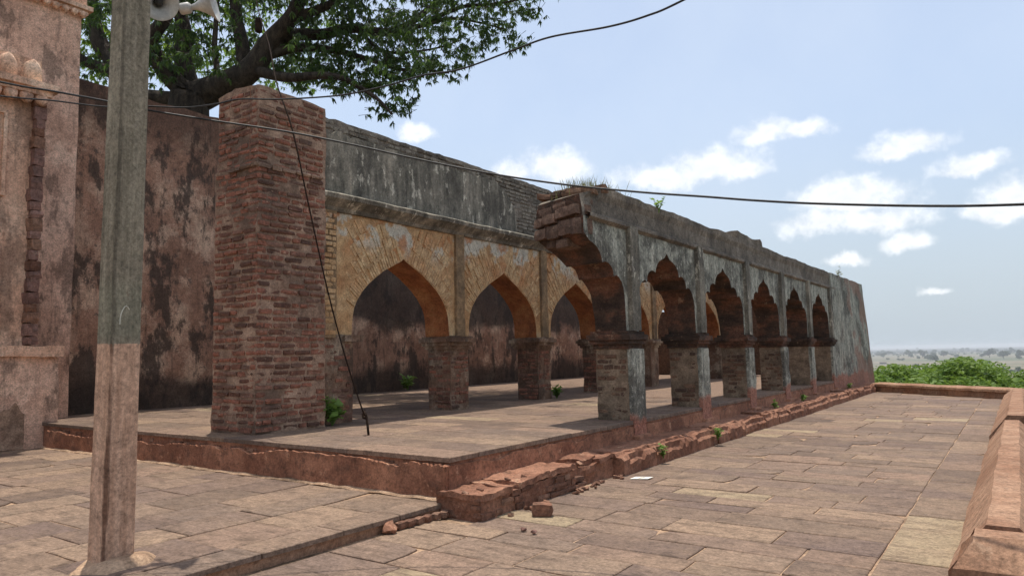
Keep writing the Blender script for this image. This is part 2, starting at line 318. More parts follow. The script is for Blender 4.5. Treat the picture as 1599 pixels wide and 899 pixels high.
def m_pole():
    t = NT('pole_concrete'); n = t.noise(1, 7, 0.7, t.sc(t.P, (16, 16, 1.2))); fi = t.noise(60, 4, 0.75); n2 = t.noise(1.2, 5, 0.6)
    c = t.ramp(n, [(0.3, (0.1, 0.088, 0.068)), (0.5, (0.185, 0.165, 0.13)), (0.72, (0.27, 0.245, 0.2))])
    c = t.mix(t.math('MULTIPLY', t.rng(fi, 0.6, 0.7), 0.5), c, (0.06, 0.05, 0.04))
    gz = t.math('MULTIPLY', t.rng(t.Z, 1.72, 1.85), t.rng(t.Z, 2.3, 2.1))
    c = t.mix(t.math('MULTIPLY', gz, 0.3), c, (0.13, 0.15, 0.115))
    pink = t.mix(t.rng(n, 0.35, 0.65), (0.34, 0.215, 0.155), (0.46, 0.31, 0.235))
    pink = t.mix(t.math('MULTIPLY', t.rng(fi, 0.64, 0.7), 0.5), pink, (0.15, 0.08, 0.05))
    pa_ = math.radians(7); kz_ = t.math('MULTIPLY_ADD', t.Z, -0.019, 0.785)
    fx = .125 * math.cos(pa_) + .1575 * math.sin(pa_); fy = .125 * math.sin(pa_) - .1575 * math.cos(pa_)
    ax_ = t.math('ADD', t.math('MULTIPLY_ADD', t.Z, 0.006, -5.615), t.math('MULTIPLY', kz_, fx)); ay_ = t.math('ADD', t.math('MULTIPLY_ADD', t.Z, 0.004, 2.725), t.math('MULTIPLY', kz_, fy))
    dd = t.math('POWER', t.math('ADD', t.math('POWER', t.math('SUBTRACT', t.X, ax_), 2.0), t.math('POWER', t.math('SUBTRACT', t.Y, ay_), 2.0)), 0.5)
    dd = t.math('ADD', dd, t.math('MULTIPLY', t.math('SUBTRACT', t.noise(1, 6, 0.7, t.sc(t.P, (12, 12, 1.6))), 0.5), 0.10))
    pink = t.mix(t.math('MULTIPLY', t.rng(dd, 0.035, 0.008), 0.85), pink, (0.09, 0.045, 0.03))
    c = t.mix(t.math('MULTIPLY', t.rng(dd, 0.03, 0.005), 0.6), c, (0.05, 0.042, 0.034))
    e = t.math('ADD', t.Z, t.math('MULTIPLY', n2, 0.03))
    e = t.math('ADD', e, t.math('MULTIPLY', t.rng(t.noise(1, 4, 0.6, t.sc(t.P, (40, 40, 3))), 0.55, 0.75), 0.05))
    c = t.mix(t.rng(e, 1.76, 1.752), c, pink)
    c = t.mix(t.math('MULTIPLY', t.rng(t.noise(7, 7, 0.75), 0.62, 0.67), 0.6), c, (0.12, 0.085, 0.065))
    return t.out(c, 0.9, t.math('ADD', n, t.math('MULTIPLY', fi, 0.7)), 0.5, 0.01)
MPO = m_pole()
MRUST = m_flat('rust_streak', (0.09, 0.04, 0.025), (0.2, 0.1, 0.06), 20)
MCHALK = m_flat('chalk_mark', (0.5, 0.5, 0.46), (0.6, 0.6, 0.56), 30)
MWIRE = m_flat('black_cable', (0.012, 0.012, 0.013), (0.03, 0.03, 0.032), 30, 0.5)
MROD = m_flat('rusty_iron', (0.014, 0.01, 0.009), (0.035, 0.022, 0.016), 30, 0.9)
MROD.node_tree.nodes['Principled BSDF'].inputs['Specular IOR Level'].default_value = 0.05
MHORN = m_flat('grey_horn_paint', (0.4, 0.41, 0.42), (0.52, 0.53, 0.54), 8, 0.45, 0.05)
MHORND = m_flat('dark_horn_throat', (0.02, 0.02, 0.02), (0.05, 0.05, 0.05), 8, 0.6)
MPAPER = m_flat('white_paper', (0.75, 0.75, 0.72), (0.82, 0.82, 0.8), 20)
MCREAM = m_flat('pale_building_wash', (0.5, 0.47, 0.43), (0.6, 0.57, 0.52), 2)
MROOF = m_flat('dark_shed_roof', (0.1, 0.08, 0.075), (0.16, 0.13, 0.12), 2)
def m_bark(name, a, b):
    t = NT(name); n = t.noise(1, 7, 0.7, t.sc(t.P, (7, 7, 1.6))); c = t.mix(t.rng(n, 0.35, 0.65), a, b)
    return t.out(c, 0.95, n, 0.9, 0.04)
MBARK = m_bark('dark_bark', (0.022, 0.018, 0.015), (0.065, 0.052, 0.042))
def m_leaf(name, cols, trans):
    t = NT(name); n = t.noise(1.1, 4, 0.6); f = t.noise(23, 3, 0.6)
    c = t.ramp(t.math('ADD', t.math('MULTIPLY', n, 0.6), t.math('MULTIPLY', f, 0.4)), [(0.35, cols[0]), (0.5, cols[1]), (0.66, cols[2])])
    t.l.new(c, t.b.inputs['Base Color']); t.b.inputs['Roughness'].default_value = 0.55
    tr = t.n.new('ShaderNodeBsdfTranslucent'); t.l.new(t.mix(0.5, c, tuple(min(1, v * 2.0) for v in trans)), tr.inputs[0])
    mx = t.n.new('ShaderNodeMixShader'); mx.inputs[0].default_value = 0.55 if name == 'sun_painted_leaf' else 0.33
    t.l.new(t.b.outputs[0], mx.inputs[1]); t.l.new(tr.outputs[0], mx.inputs[2]); t.l.new(mx.outputs[0], t.n['Material Output'].inputs[0])
    return t.m
MLEAF = m_leaf('mango_leaf', [(0.016, 0.034, 0.014), (0.034, 0.064, 0.021), (0.075, 0.12, 0.034)], (0.13, 0.22, 0.03))
MLEAFB = m_leaf('sun_painted_leaf', [(0.05, 0.1, 0.02), (0.1, 0.17, 0.03), (0.17, 0.24, 0.05)], (0.2, 0.3, 0.03))  # brighter copy of the leaf, sunlight put into its colour and translucency
MLEAF2 = m_leaf('fresh_neem_leaf', [(0.05, 0.105, 0.018), (0.125, 0.2, 0.033), (0.2, 0.27, 0.06)], (0.15, 0.22, 0.03))
MLEAF3 = m_leaf('dusty_far_leaf', [(0.025, 0.045, 0.022), (0.04, 0.065, 0.03), (0.06, 0.085, 0.04)], (0.05, 0.08, 0.02))
MWEED = m_leaf('weed_leaf', [(0.1, 0.18, 0.035), (0.18, 0.28, 0.06), (0.3, 0.38, 0.12)], (0.2, 0.3, 0.06))
MGRASS = m_leaf('dry_grass', [(0.14, 0.17, 0.05), (0.22, 0.22, 0.09), (0.32, 0.28, 0.14)], (0.2, 0.2, 0.08))
def m_ground():
    t = NT('plain_ground')
    vec = t.sc(t.P, (0.0016, 0.0045, 0.001))
    v = t.n.new('ShaderNodeTexVoronoi'); v.inputs['Scale'].default_value = 1.6; t.l.new(vec, v.inputs['Vector'])
    sepc = t.n.new('ShaderNodeSeparateColor'); t.l.new(v.outputs['Color'], sepc.inputs[0])
    c = t.ramp(sepc.outputs[0], [(0.0, (0.15, 0.128, 0.08)), (0.3, (0.21, 0.165, 0.11)), (0.5, (0.11, 0.115, 0.06)), (0.7, (0.075, 0.095, 0.045)), (0.85, (0.24, 0.19, 0.13)), (1.0, (0.1, 0.11, 0.058))])
    n1 = t.noise(0.02, 8, 0.65); n2 = t.noise(0.0022, 6, 0.62, t.sc(t.P, (1, 2.2, 1)))
    c = t.mix(t.math('MULTIPLY', t.rng(n1, 0.5, 0.66), 0.4), c, (0.12, 0.115, 0.06))
    c = t.mix(t.math('MULTIPLY', t.rng(n2, 0.5, 0.6), 0.65), c, (0.055, 0.07, 0.036))
    # scrub on the hill slope
    c = t.mix(t.math('MULTIPLY', t.rng(t.Z, -50, -40), 0.8), c, t.mix(t.noise(0.5, 6, 0.7), (0.05, 0.065, 0.025), (0.14, 0.115, 0.07)))
    return t.out(c, 1.0, t.noise(0.4, 5, 0.6), 0.4, 0.3, 0)
MGR = m_ground()

# ================================================================ mesh helpers
def nz3(p, s=1.0, seed=0.0):
    return mn.noise_vector(Vector((p[0] * s + seed, p[1] * s + seed * 1.7, p[2] * s - seed)))
class G:
    def __init__(s): s.v = []; s.f = []; s.mi = []
    def add(s, vs, fs, mi=0):
        b = len(s.v); s.v += [tuple(v) for v in vs]; s.f += [tuple(i + b for i in f) for f in fs]; s.mi += [mi] * len(fs)
    def box(s, x0, x1, y0, y1, z0, z1, mi=0):
        s.add([(x0, y0, z0), (x1, y0, z0), (x1, y1, z0), (x0, y1, z0), (x0, y0, z1), (x1, y0, z1), (x1, y1, z1), (x0, y1, z1)],
              [(3, 2, 1, 0), (4, 5, 6, 7), (0, 1, 5, 4), (1, 2, 6, 5), (2, 3, 7, 6), (3, 0, 4, 7)], mi)
    def tube(s, pts, rads, n=8, mi=0, cap=True):
        pts = [Vector(p) for p in pts]; rings = []
        up = Vector((0.13, 0.21, 0.97))
        for i, p in enumerate(pts):
            d = (pts[min(i + 1, len(pts) - 1)] - pts[max(i - 1, 0)]).normalized()
            a = d.cross(up)
            if a.length < 1e-3: a = d.cross(Vector((1, 0, 0)))
            a.normalize(); b = d.cross(a)
            rings.append([p + (a * math.cos(2 * math.pi * k / n) + b * math.sin(2 * math.pi * k / n)) * rads[i] for k in range(n)])
        vs = [v for r in rings for v in r]; fs = []
        for i in range(len(pts) - 1):
            for k in range(n):
                fs.append((i * n + k, i * n + (k + 1) % n, (i + 1) * n + (k + 1) % n, (i + 1) * n + k))
        if cap: fs.append(tuple(range(n))[::-1]); fs.append(tuple(range((len(pts) - 1) * n, len(pts) * n)))
        s.add(vs, fs, mi)
    def prism(s, poly, axis, a0, a1, mi=0):       # poly in the two other axes, extruded along axis ('x' or 'y')
        n = len(poly)
        mk = (lambda p, a: (p[0], a, p[1])) if axis == 'y' else (lambda p, a: (a, p[0], p[1]))
        s.add([mk(p, a0) for p in poly] + [mk(p, a1) for p in poly],
              [tuple(range(n))[::-1], tuple(range(n, 2 * n))] + [(i, (i + 1) % n, n + (i + 1) % n, n + i) for i in range(n)], mi)
    def mesh(s, name, mats, smooth=False, fix=True):
        m = bpy.data.meshes.new(name); m.from_pydata(s.v, [], s.f)
        for k in (mats if isinstance(mats, (list, tuple)) else [mats]): m.materials.append(k)
        m.polygons.foreach_set('material_index', s.mi)
        if fix:
            b = bmesh.new(); b.from_mesh(m); bmesh.ops.recalc_face_normals(b, faces=b.faces); b.to_mesh(m); b.free()
        if smooth: m.polygons.foreach_set('use_smooth', [True] * len(m.polygons))
        m.update(); return m
def link(name, data, parent=None, label=None, cat=None, group=None, kind=None):
    o = bpy.data.objects.new(name, data); COL.objects.link(o)
    if parent is not None: o.parent = parent
    if label: o['label'] = label
    if cat: o['category'] = cat
    if group: o['group'] = group
    if kind: o['kind'] = kind
    return o
def thing(name, label, cat, loc=(0, 0, 0), group=None):
    o = link(name, None, None, label, cat, group); o.location = loc; o.empty_display_size = 0.2
    return o
def part(name, g, mats, parent, smooth=False, label=None, kind=None, fix=True):
    """mesh given in world coordinates, parented to a thing standing at parent.location"""
    o = link(name, g.mesh(name, mats, smooth, fix), parent, label=label, kind=kind)
    if parent is not None:
        p = parent; L = Vector((0, 0, 0))
        while p is not None: L += Vector(p.location); p = p.parent
        o.location = -L
    return o
def rough_grid(g, fn, nu, nv, amp, freq, mi=0, seed=0.0):
    """a sheet fn(u,v)->point, u,v in 0..1, shaken by noise"""
    vs = []
    for j in range(nv + 1):
        for i in range(nu + 1):
            p = Vector(fn(i / nu, j / nv)); vs.append(p + nz3(p, freq, seed) * amp)
    fs = [(j * (nu + 1) + i, j * (nu + 1) + i + 1, (j + 1) * (nu + 1) + i + 1, (j + 1) * (nu + 1) + i) for j in range(nv) for i in range(nu)]
    g.add(vs, fs, mi)
def rough_box(g, x0, x1, y0, y1, z0, z1, step=0.15, amp=0.015, freq=2.5, mi=0, seed=0.0, amp2=0.0, freq2=9.0):
    """closed box with gridded faces shaken together (welded because the noise is a function of place)"""
    nx = max(1, round((x1 - x0) / step)); ny = max(1, round((y1 - y0) / step)); nz = max(1, round((z1 - z0) / step))
    nx, ny, nz = min(nx, 220), min(ny, 220), min(nz, 60)
    idx = {}; vs = []
    def vid(i, j, k):
        key = (i, j, k)
        if key not in idx:
            p = Vector((x0 + (x1 - x0) * i / nx, y0 + (y1 - y0) * j / ny, z0 + (z1 - z0) * k / nz))
            q = p + nz3(p, freq, seed) * amp
            if amp2: q += nz3(p, freq2, seed + 3) * amp2
            idx[key] = len(vs); vs.append(q)
        return idx[key]
    fs = []
    for i in range(nx):
        for j in range(ny):
            fs.append((vid(i, j, 0), vid(i, j + 1, 0), vid(i + 1, j + 1, 0), vid(i + 1, j, 0)))
            fs.append((vid(i, j, nz), vid(i + 1, j, nz), vid(i + 1, j + 1, nz), vid(i, j + 1, nz)))
    for i in range(nx):
        for k in range(nz):
            fs.append((vid(i, 0, k), vid(i + 1, 0, k), vid(i + 1, 0, k + 1), vid(i, 0, k + 1)))
            fs.append((vid(i, ny, k), vid(i, ny, k + 1), vid(i + 1, ny, k + 1), vid(i + 1, ny, k)))
    for j in range(ny):
        for k in range(nz):
            fs.append((vid(0, j, k), vid(0, j, k + 1), vid(0, j + 1, k + 1), vid(0, j + 1, k)))
            fs.append((vid(nx, j, k), vid(nx, j + 1, k), vid(nx, j + 1, k + 1), vid(nx, j, k + 1)))
    g.add(vs, fs, mi)
# ---- bricks: eight worn shapes, unit size, shared by all
def worn_brick(seed, mat, wear=0.115):
    b = bmesh.new(); bmesh.ops.create_cube(b, size=1.0)
    bmesh.ops.subdivide_edges(b, edges=b.edges[:], cuts=1, use_grid_fill=True)
    for v in b.verts:
        k = sum(abs(c) > 0.4 for c in v.co)
        if k == 3: v.co *= 0.93
        elif k == 2: v.co *= 0.975
        v.co += nz3(v.co, 1.7, seed * 3.1) * wear
    m = bpy.data.meshes.new('brick'); b.to_mesh(m); b.free(); m.materials.append(mat); return m
VARS = {}
def brick_mesh(mat):
    if mat.name not in VARS: VARS[mat.name] = [worn_brick(i + 1, mat) for i in range(8)]
    return RND.choice(VARS[mat.name])
class Bricks:
    """collects bricks of one thing; the 300 longest become parts, the rest one joined part"""
    def __init__(s): s.b = []
    def face(s, axis, plane, u0, u1, z0, z1, course=0.105, bh=0.07, bl=0.25, depth=0.12, proud=0.012, miss=0.07, keep=None, out=1, joint=0.025):
        k = 0; z = z0
        while z < z1 - bh * 0.5:
            u = u0 - (bl * 0.5 if k % 2 else 0) * RND.uniform(0.7, 1.1)
            while u < u1 - 0.03:
                L = bl * RND.choice((1.0, 1.05, 0.9, 0.55, 0.75, 1.15)); a = max(u, u0); b = min(u + L, u1)
                if b - a > 0.07 and RND.random() > miss:
                    uc = (a + b) / 2; zc = z + bh / 2 + RND.uniform(-0.006, 0.006)
                    if keep is None or keep(uc, zc):
                        pr = proud + RND.uniform(-0.012, 0.012)
                        cen = plane + out * (pr - depth / 2)
                        h = bh * RND.uniform(0.8, 1.12)
                        if axis == 'x': s.b.append((Vector((uc, cen, zc)), (b - a - joint, depth, h), 0))
                        else: s.b.append((Vector((cen, uc, zc)), (b - a - joint, depth, h), 1))
                u += L
            k += 1; z += course
    def build(s, parent, mat, name='brick', limit=300):
        s.b.sort(key=lambda t: -t[1][0] * t[1][2])
        base = Vector((0, 0, 0)); q_ = parent
        while q_ is not None: base += Vector(q_.location); q_ = q_.parent
        for (c, d, r) in s.b[:limit]:
            o = bpy.data.objects.new(name, brick_mesh(mat)); COL.objects.link(o); o.parent = parent
            o.location = c - base; o.scale = d
            o.rotation_euler = (RND.uniform(-.03, .03), RND.uniform(-.03, .03), (math.pi / 2 if r else 0) + RND.uniform(-.02, .02))
        rest = s.b[limit:]
        if rest:
            g = G()
            for (c, d, r) in rest:
                m = brick_mesh(mat); M = Matrix.Translation(c) @ Matrix.Rotation((math.pi / 2 if r else 0), 4, 'Z') @ Matrix.Diagonal((*d, 1))
                g.add([M @ v.co for v in m.vertices], [tuple(p.vertices) for p in m.polygons])
            part(name + '_facing', g, mat, parent, kind='stuff', fix=False)
# ---- flagstones
def flag(parent, x0, x1, y0, y1, z, mat, th=0.045, gap=0.012, name='flagstone', tilt=0.006):
    j = lambda a: RND.uniform(-a, a)
    x0 += gap * RND.uniform(.2, 1); x1 -= gap * RND.uniform(.2, 1); y0 += gap * RND.uniform(.2, 1); y1 -= gap * RND.uniform(.2, 1)
    e = 0.007
    ring = [(x0, y0), ((x0 * 2 + x1) / 3, y0 + j(e)), ((x0 + x1 * 2) / 3, y0 + j(e)), (x1, y0), (x1 + j(e), (y0 + y1) / 2), (x1, y1),
            ((x0 + x1 * 2) / 3, y1 + j(e)), ((x0 * 2 + x1) / 3, y1 + j(e)), (x0, y1), (x0 + j(e), (y0 + y1) / 2)]
    if RND.random() < 0.1:               # a knocked-off corner
        k = RND.choice((0, 3, 5, 8)); cx, cy = (x0 + x1) / 2, (y0 + y1) / 2; q = RND.uniform(.04, .1)
        px, py = ring[k]; ring[k] = (px + (q if px < cx else -q), py + (q if py < cy else -q))
    cx = sum(p[0] for p in ring) / 10; cy = sum(p[1] for p in ring) / 10
    zt = z + j(0.004); tx, ty = j(tilt), j(tilt)
    H = lambda x, y: zt + (x - cx) * tx + (y - cy) * ty
    bev = 0.008; w = max(x1 - x0, .1) / 2; hgt = max(y1 - y0, .1) / 2
    inn = [(cx + (x - cx) * (1 - bev / w), cy + (y - cy) * (1 - bev / hgt)) for x, y in ring]
    vs = [(x - cx, y - cy, H(x, y)) for x, y in inn] + [(x - cx, y - cy, H(x, y) - 0.006) for x, y in ring] + [(x - cx, y - cy, z - th) for x, y in ring]
    fs = [tuple(range(10))] + [(i, 10 + i, 10 + (i + 1) % 10, (i + 1) % 10) for i in range(10)] + [(10 + i, 20 + i, 20 + (i + 1) % 10, 10 + (i + 1) % 10) for i in range(10)]
    m = bpy.data.meshes.new(name); m.from_pydata(vs, [], fs); m.materials.append(mat); m.update()
    o = bpy.data.objects.new(name, m); COL.objects.link(o); o.parent = parent; o.location = Vector((cx, cy, 0)) - Vector(parent.location)
    return o
def paving(parent, x0, x1, y0, y1, z, mat, rows, lens, along='x', **k):
    """courses running along x (or y), stones of random length"""
    n = 0
    if along == 'x':
        y = y0
        while y < y1 - 0.02:
            h = RND.uniform(*rows); ye = y + h if y1 - (y + h) > rows[0] * .6 else y1
            x = x0
            while x < x1 - 0.02:
                L = RND.uniform(*lens); xe = x + L if x1 - (x + L) > lens[0] * .6 else x1
                flag(parent, x, xe, y, ye, z, mat, **k); n += 1; x = xe
            y = ye
    else:
        x = x0
        while x < x1 - 0.02:
            h = RND.uniform(*rows); xe = x + h if x1 - (x + h) > rows[0] * .6 else x1
            y = y0
            while y < y1 - 0.02:
                L = RND.uniform(*lens); ye = y + L if y1 - (y + L) > lens[0] * .6 else y1
                flag(parent, x, xe, y, ye, z, mat, **k); n += 1; y = ye
            x = xe
    return n

# ================================================================ ground and terraces
def ground():
    def hz(x, y):
        dx = max(-22 - x, 0, x - 0.9); dy = max(-9 - y, 0, y - 32.5); d = math.hypot(dx, dy)
        k = 0.36 * d; n = mn.noise(Vector((x * .03, y * .03, 0))) * min(d * .06, 2.5)
        return max(-0.35 - k + n, -56 + mn.noise(Vector((x * .0006, y * .0006, 2))) * 1.5)
    rad = [0]; r = 3.0
    while r < 26000: rad.append(r); r *= 1.13 if r > 60 else 1.09
    n = 120; vs = [(-8, 12, hz(-8, 12))]; fs = []
    for r in rad[1:]:
        for k in range(n):
            x = -8 + r * math.cos(2 * math.pi * k / n); y = 12 + r * math.sin(2 * math.pi * k / n); vs.append((x, y, hz(x, y)))
    for k in range(n): fs.append((0, 1 + k, 1 + (k + 1) % n))
    for i in range(len(rad) - 2):
        a = 1 + i * n
        for k in range(n): fs.append((a + k, a + n + k, a + n + (k + 1) % n, a + (k + 1) % n))
    g = G(); g.add(vs, fs); o = link('ground', g.mesh('ground', MGR, True), kind='structure')
    return hz
HZ = ground()
ZP = 0.56; ZL = 0.12; YF = 5.77; XE = -4.90
# lower terrace on the right
FLX = [(-4.34, 29.0), (-0.40, 25.65)]
g = G(); rough_box(g, -4.95, 3.2, -4, 5.2, -0.4, -0.014, 0.3, 0.006, 2)
g.box(-4.95, -0.3, 5.2, 29.6, -0.4, -0.013)
terr = link('terrace', g.mesh('terrace', MSA), kind='structure')
RND.seed(5)
def far_y(x): return 29.0 + (x + 4.34) / 3.94 * (-3.35)
y = -1.2
while y < 28.6:
    h = RND.uniform(0.3, 0.54) if y < 15 else RND.uniform(0.5, 0.8)
    x = -4.83 if y < 5.3 else -4.40
    while x < -1.0:
        L = RND.uniform(0.6, 1.25); xe = x + L if -0.98 - (x + L) > 0.45 else -0.98
        ye = min(y + h, far_y((x + xe) / 2) - 0.05)
        if ye - y > 0.15: flag(terr, x, xe, y, ye, 0.0, MFL, gap=0.014)
        x = xe
    y += h
paving(terr, -0.98, -0.44, -1.2, 25.9, 0.0, MFL, (0.54, 0.55), (0.6, 1.15), 'y', gap=0.011)
paving(terr, -0.43, 2.6, -1.2, 4.75, 0.0, MFL, (0.55, 0.8), (0.8, 1.3), 'x')
# the slightly higher court on the left
g = G(); g.box(-15.4, -4.93, -4, YF + .3, -0.3, ZL - 0.014)
court = link('court', g.mesh('court', MSA), kind='structure')
paving(court, -14.6, -4.86, 0.4, YF - 0.01, ZL, MFL, (0.45, 0.7), (0.6, 1.15), 'y', gap=0.012)
g = G(); rough_grid(g, lambda u, v: (-4.905 + 0.01 * v, 0 + 5.62 * u, -0.02 + 0.10 * v), 60, 4, 0.02, 3.0); part('riser', g, MPP, court)
# ================================================================ platform
g = G()
rough_box(g, -15.9, XE, YF, 31.3, -0.2, ZP - 0.05, 0.24, 0.022, 2.2, 0, 1.0, 0.012, 8)
plat = link('platform', g.mesh('platform', MRP), kind='structure')
g = G(); g.box(-15.85, XE - .03, YF + .03, 31.2, ZP - 0.08, ZP - 0.014); part('bedding', g, MSA, plat)
RND.seed(8)
def plat_flags():
    y = YF - 0.03
    while y < 15.4:
        h = RND.uniform(0.42, 0.72); x = -15.8
        while x < XE - .02:
            L = RND.uniform(0.8, 1.6); xe = x + L if XE + .03 - (x + L) > 0.5 else XE + .03
            flag(plat, x, xe, y, y + h, ZP, MFL, th=0.055, gap=0.009, tilt=0.004); x = xe
        y += h
    return y
yend = plat_flags()
g = G(); g.box(-15.8, XE + .02, yend + .01, 31.2, ZP - 0.055, ZP); part('far_paving', g, MFL, plat, kind='stuff')
# torn lip of plaster under the paving edge, front and side
g = G()
def lip(u, v):
    x = -14.2 + 9.345 * u; d = 0.07 * max(0, mn.noise(Vector((x * 1.3, 0, 5)))) + 0.05 * abs(mn.noise(Vector((x * 6, 1, 5)))) + 0.03 * abs(mn.noise(Vector((x * 17, 1, 5)))) + 0.012
    d += 0.09 * max(0, min(1, (-7.6 - x) / 1.2)) * (0.6 + mn.noise(Vector((x * .8, 9, 2))))
    if v > .9: return (x, YF + 0.04, 0.09 + ZP - 0.15 - d + .012)
    return (x, YF - 0.075 + 0.015 * v, 0.09 + (ZP - 0.15 - d) * v / .875)
rough_grid(g, lip, 320, 8, 0.022, 3.5, 0, 4.0)
def lip2(u, v):
    y = YF - .085 + 19.4 * u; d = 0.12 * max(0, mn.noise(Vector((y * 1.6, 3, 5)))) + 0.03 * abs(mn.noise(Vector((y * 8, 3, 5)))) + 0.012
    if v > .9: return (XE - .03, y, 0.02 + ZP - 0.09 - d + .01)
    return (XE + 0.04 - 0.015 * v, y, 0.02 + (ZP - 0.09 - d) * v / .875)
rough_grid(g, lip2, 330, 8, 0.014, 2.5, 0, 6.0)
part('plaster_skirt', g, MRP, plat, fix=False)
g = G(); rough_grid(g, lambda u, v: (-14.3 + 9.4 * u, YF - 0.06 - 0.055 * math.sin(v * math.pi), ZL + 0.035 - 0.06 * v), 260, 4, 0.018, 4.0, 0, 2.0); part('mortar_fillet', g, MSA, plat, fix=False)
RND.seed(14); B = Bricks(); B.face('x', YF - .01, -14.1, -5.0, ZP - .16, ZP - .07, .075, .06, .2, .1, .0, .3, None, -1, .015); B.build(plat, MBK, 'brick', 200)
# ================================================================ brick kerb along the platform
kerb = thing('brick_kerb', 'ruined low brick kerb running along the foot of the arcade beside the terrace', 'kerb', (-4.6, 8, 0))
def kz(y): return 0.235 if y < 6.25 else (0.275 if y < 7.45 else 0.25)
g = G(); rough_box(g, -4.93, -4.375, 5.60, 6.28, -0.1, 0.20, 0.05, 0.022, 3.0, 0, 2.0, 0.016, 10); rough_box(g, -4.93, -4.375, 6.26, 7.42, -0.1, 0.24, 0.05, 0.022, 3.0, 0, 3.0, 0.016, 10)
rough_box(g, -4.93, -4.47, 7.38, 8.62, -0.1, 0.22, 0.05, 0.03, 3.0, 0, 5.0, 0.025, 9)
part('core', g, MKB, kerb)
B = Bricks(); RND.seed(21)
for k in range(3):
    zz_ = 0.004 + k * 0.072
    B.face('y', -4.355 - 0.006 * k, 5.58, 7.7, zz_, zz_ + 0.05, 0.08, 0.064, 0.22, 0.12, 0.0, 0.08, keep=lambda u, z: z < kz(u) - 0.045 and not (7.3 < u < 7.75 and z > .12), joint=0.010)
    B.face('x', 5.60 + 0.004 * k, -4.9, -4.36, zz_, zz_ + 0.05, 0.08, 0.064, 0.22, 0.12, 0.0, 0.06, keep=lambda u, z: z < .19, out=-1, joint=0.010)
B.build(kerb, MBK)
for i, (a_, b_, x0_, x1_, zt_, sl) in enumerate(((5.58, 6.1, -4.92, -4.345, .25, -.01), (6.04, 6.3, -4.9, -4.42, .262, -.02), (6.27, 6.85, -4.92, -4.345, .275, .01), (6.8, 7.38, -4.92, -4.35, .285, .01), (7.36, 7.72, -4.9, -4.5, .285, -.03), (7.8, 8.2, -4.93, -4.52, .275, .01), (8.15, 8.56, -4.93, -4.45, .28, .0))):
    g = G(); rough_box(g, x0_, x1_, a_, b_, zt_ - .06, zt_, 0.04, 0.03, 3.2, 0, i * 1.9, 0.016, 11)
    for q, v in enumerate(g.v): g.v[q] = (v[0], v[1], v[2] + sl * (v[1] - a_) / (b_ - a_))
    part('top_slab', g, MKB, kerb)
RND.seed(22)
for i in range(26):
    o = bpy.data.objects.new('rubble_stone', brick_mesh(MBK)); COL.objects.link(o); o.parent = kerb
    yy = RND.choice((RND.uniform(7.3, 8.6), RND.uniform(5.6, 8.6))); o.location = Vector((RND.uniform(-4.36, -4.22), yy, .015) if RND.random() < .7 else (RND.uniform(-4.6, -4.45), yy, kz(yy) + .01)) - Vector(kerb.location)
    o.scale = (RND.uniform(.03, .11), RND.uniform(.03, .08), RND.uniform(.02, .05)); o.rotation_euler = (RND.uniform(-.4, .4), RND.uniform(-.4, .4), RND.uniform(0, 3))
RND.seed(3)
g = G()
yk = 8.55; segs = []
while yk < 29.2:
    L = RND.uniform(0.8, 1.9); ye = min(yk + L, 29.3); segs.append((yk, ye)); yk = ye
for i, (a, b) in enumerate(segs):
    g = G(); hh = 0.275 + RND.uniform(-0.025, 0.025); xo = -4.32 + RND.uniform(-.025, .02)
    rough_box(g, -4.93, xo, a + 0.012, b - 0.012, -0.08, hh, 0.07, 0.03, 2.6, 0, i * 1.3, 0.02, 10)
    for q, v in enumerate(g.v):
        if v[2] > hh - 0.08 and v[0] > xo - 0.1: g.v[q] = (v[0] - 0.05, v[1], v[2] - 0.03)
    part('kerb_block', g, MKB, kerb)
# ================================================================ back (compound) wall
def ragged_top_wall(name, x0, x1, y0, y1, z0, z1, mat, label, cat, amp=0.05, step=0.3, topmat=None):
    g = G(); rough_box(g, x0, x1, y0, y1, z0, z1, step, amp, 1.2, 0, 5.0, amp * .5, 4)
    return link(name, g.mesh(name, [mat]), None, label, cat)
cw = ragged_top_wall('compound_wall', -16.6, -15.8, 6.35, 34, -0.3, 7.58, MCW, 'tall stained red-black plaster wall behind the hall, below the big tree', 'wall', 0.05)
ew = ragged_top_wall('end_wall', -15.7, -5.6, 30.6, 31.2, ZP - .01, 3.4, MBD, 'brick cross wall closing the far end of the roofless hall', 'wall', 0.04, 0.25)
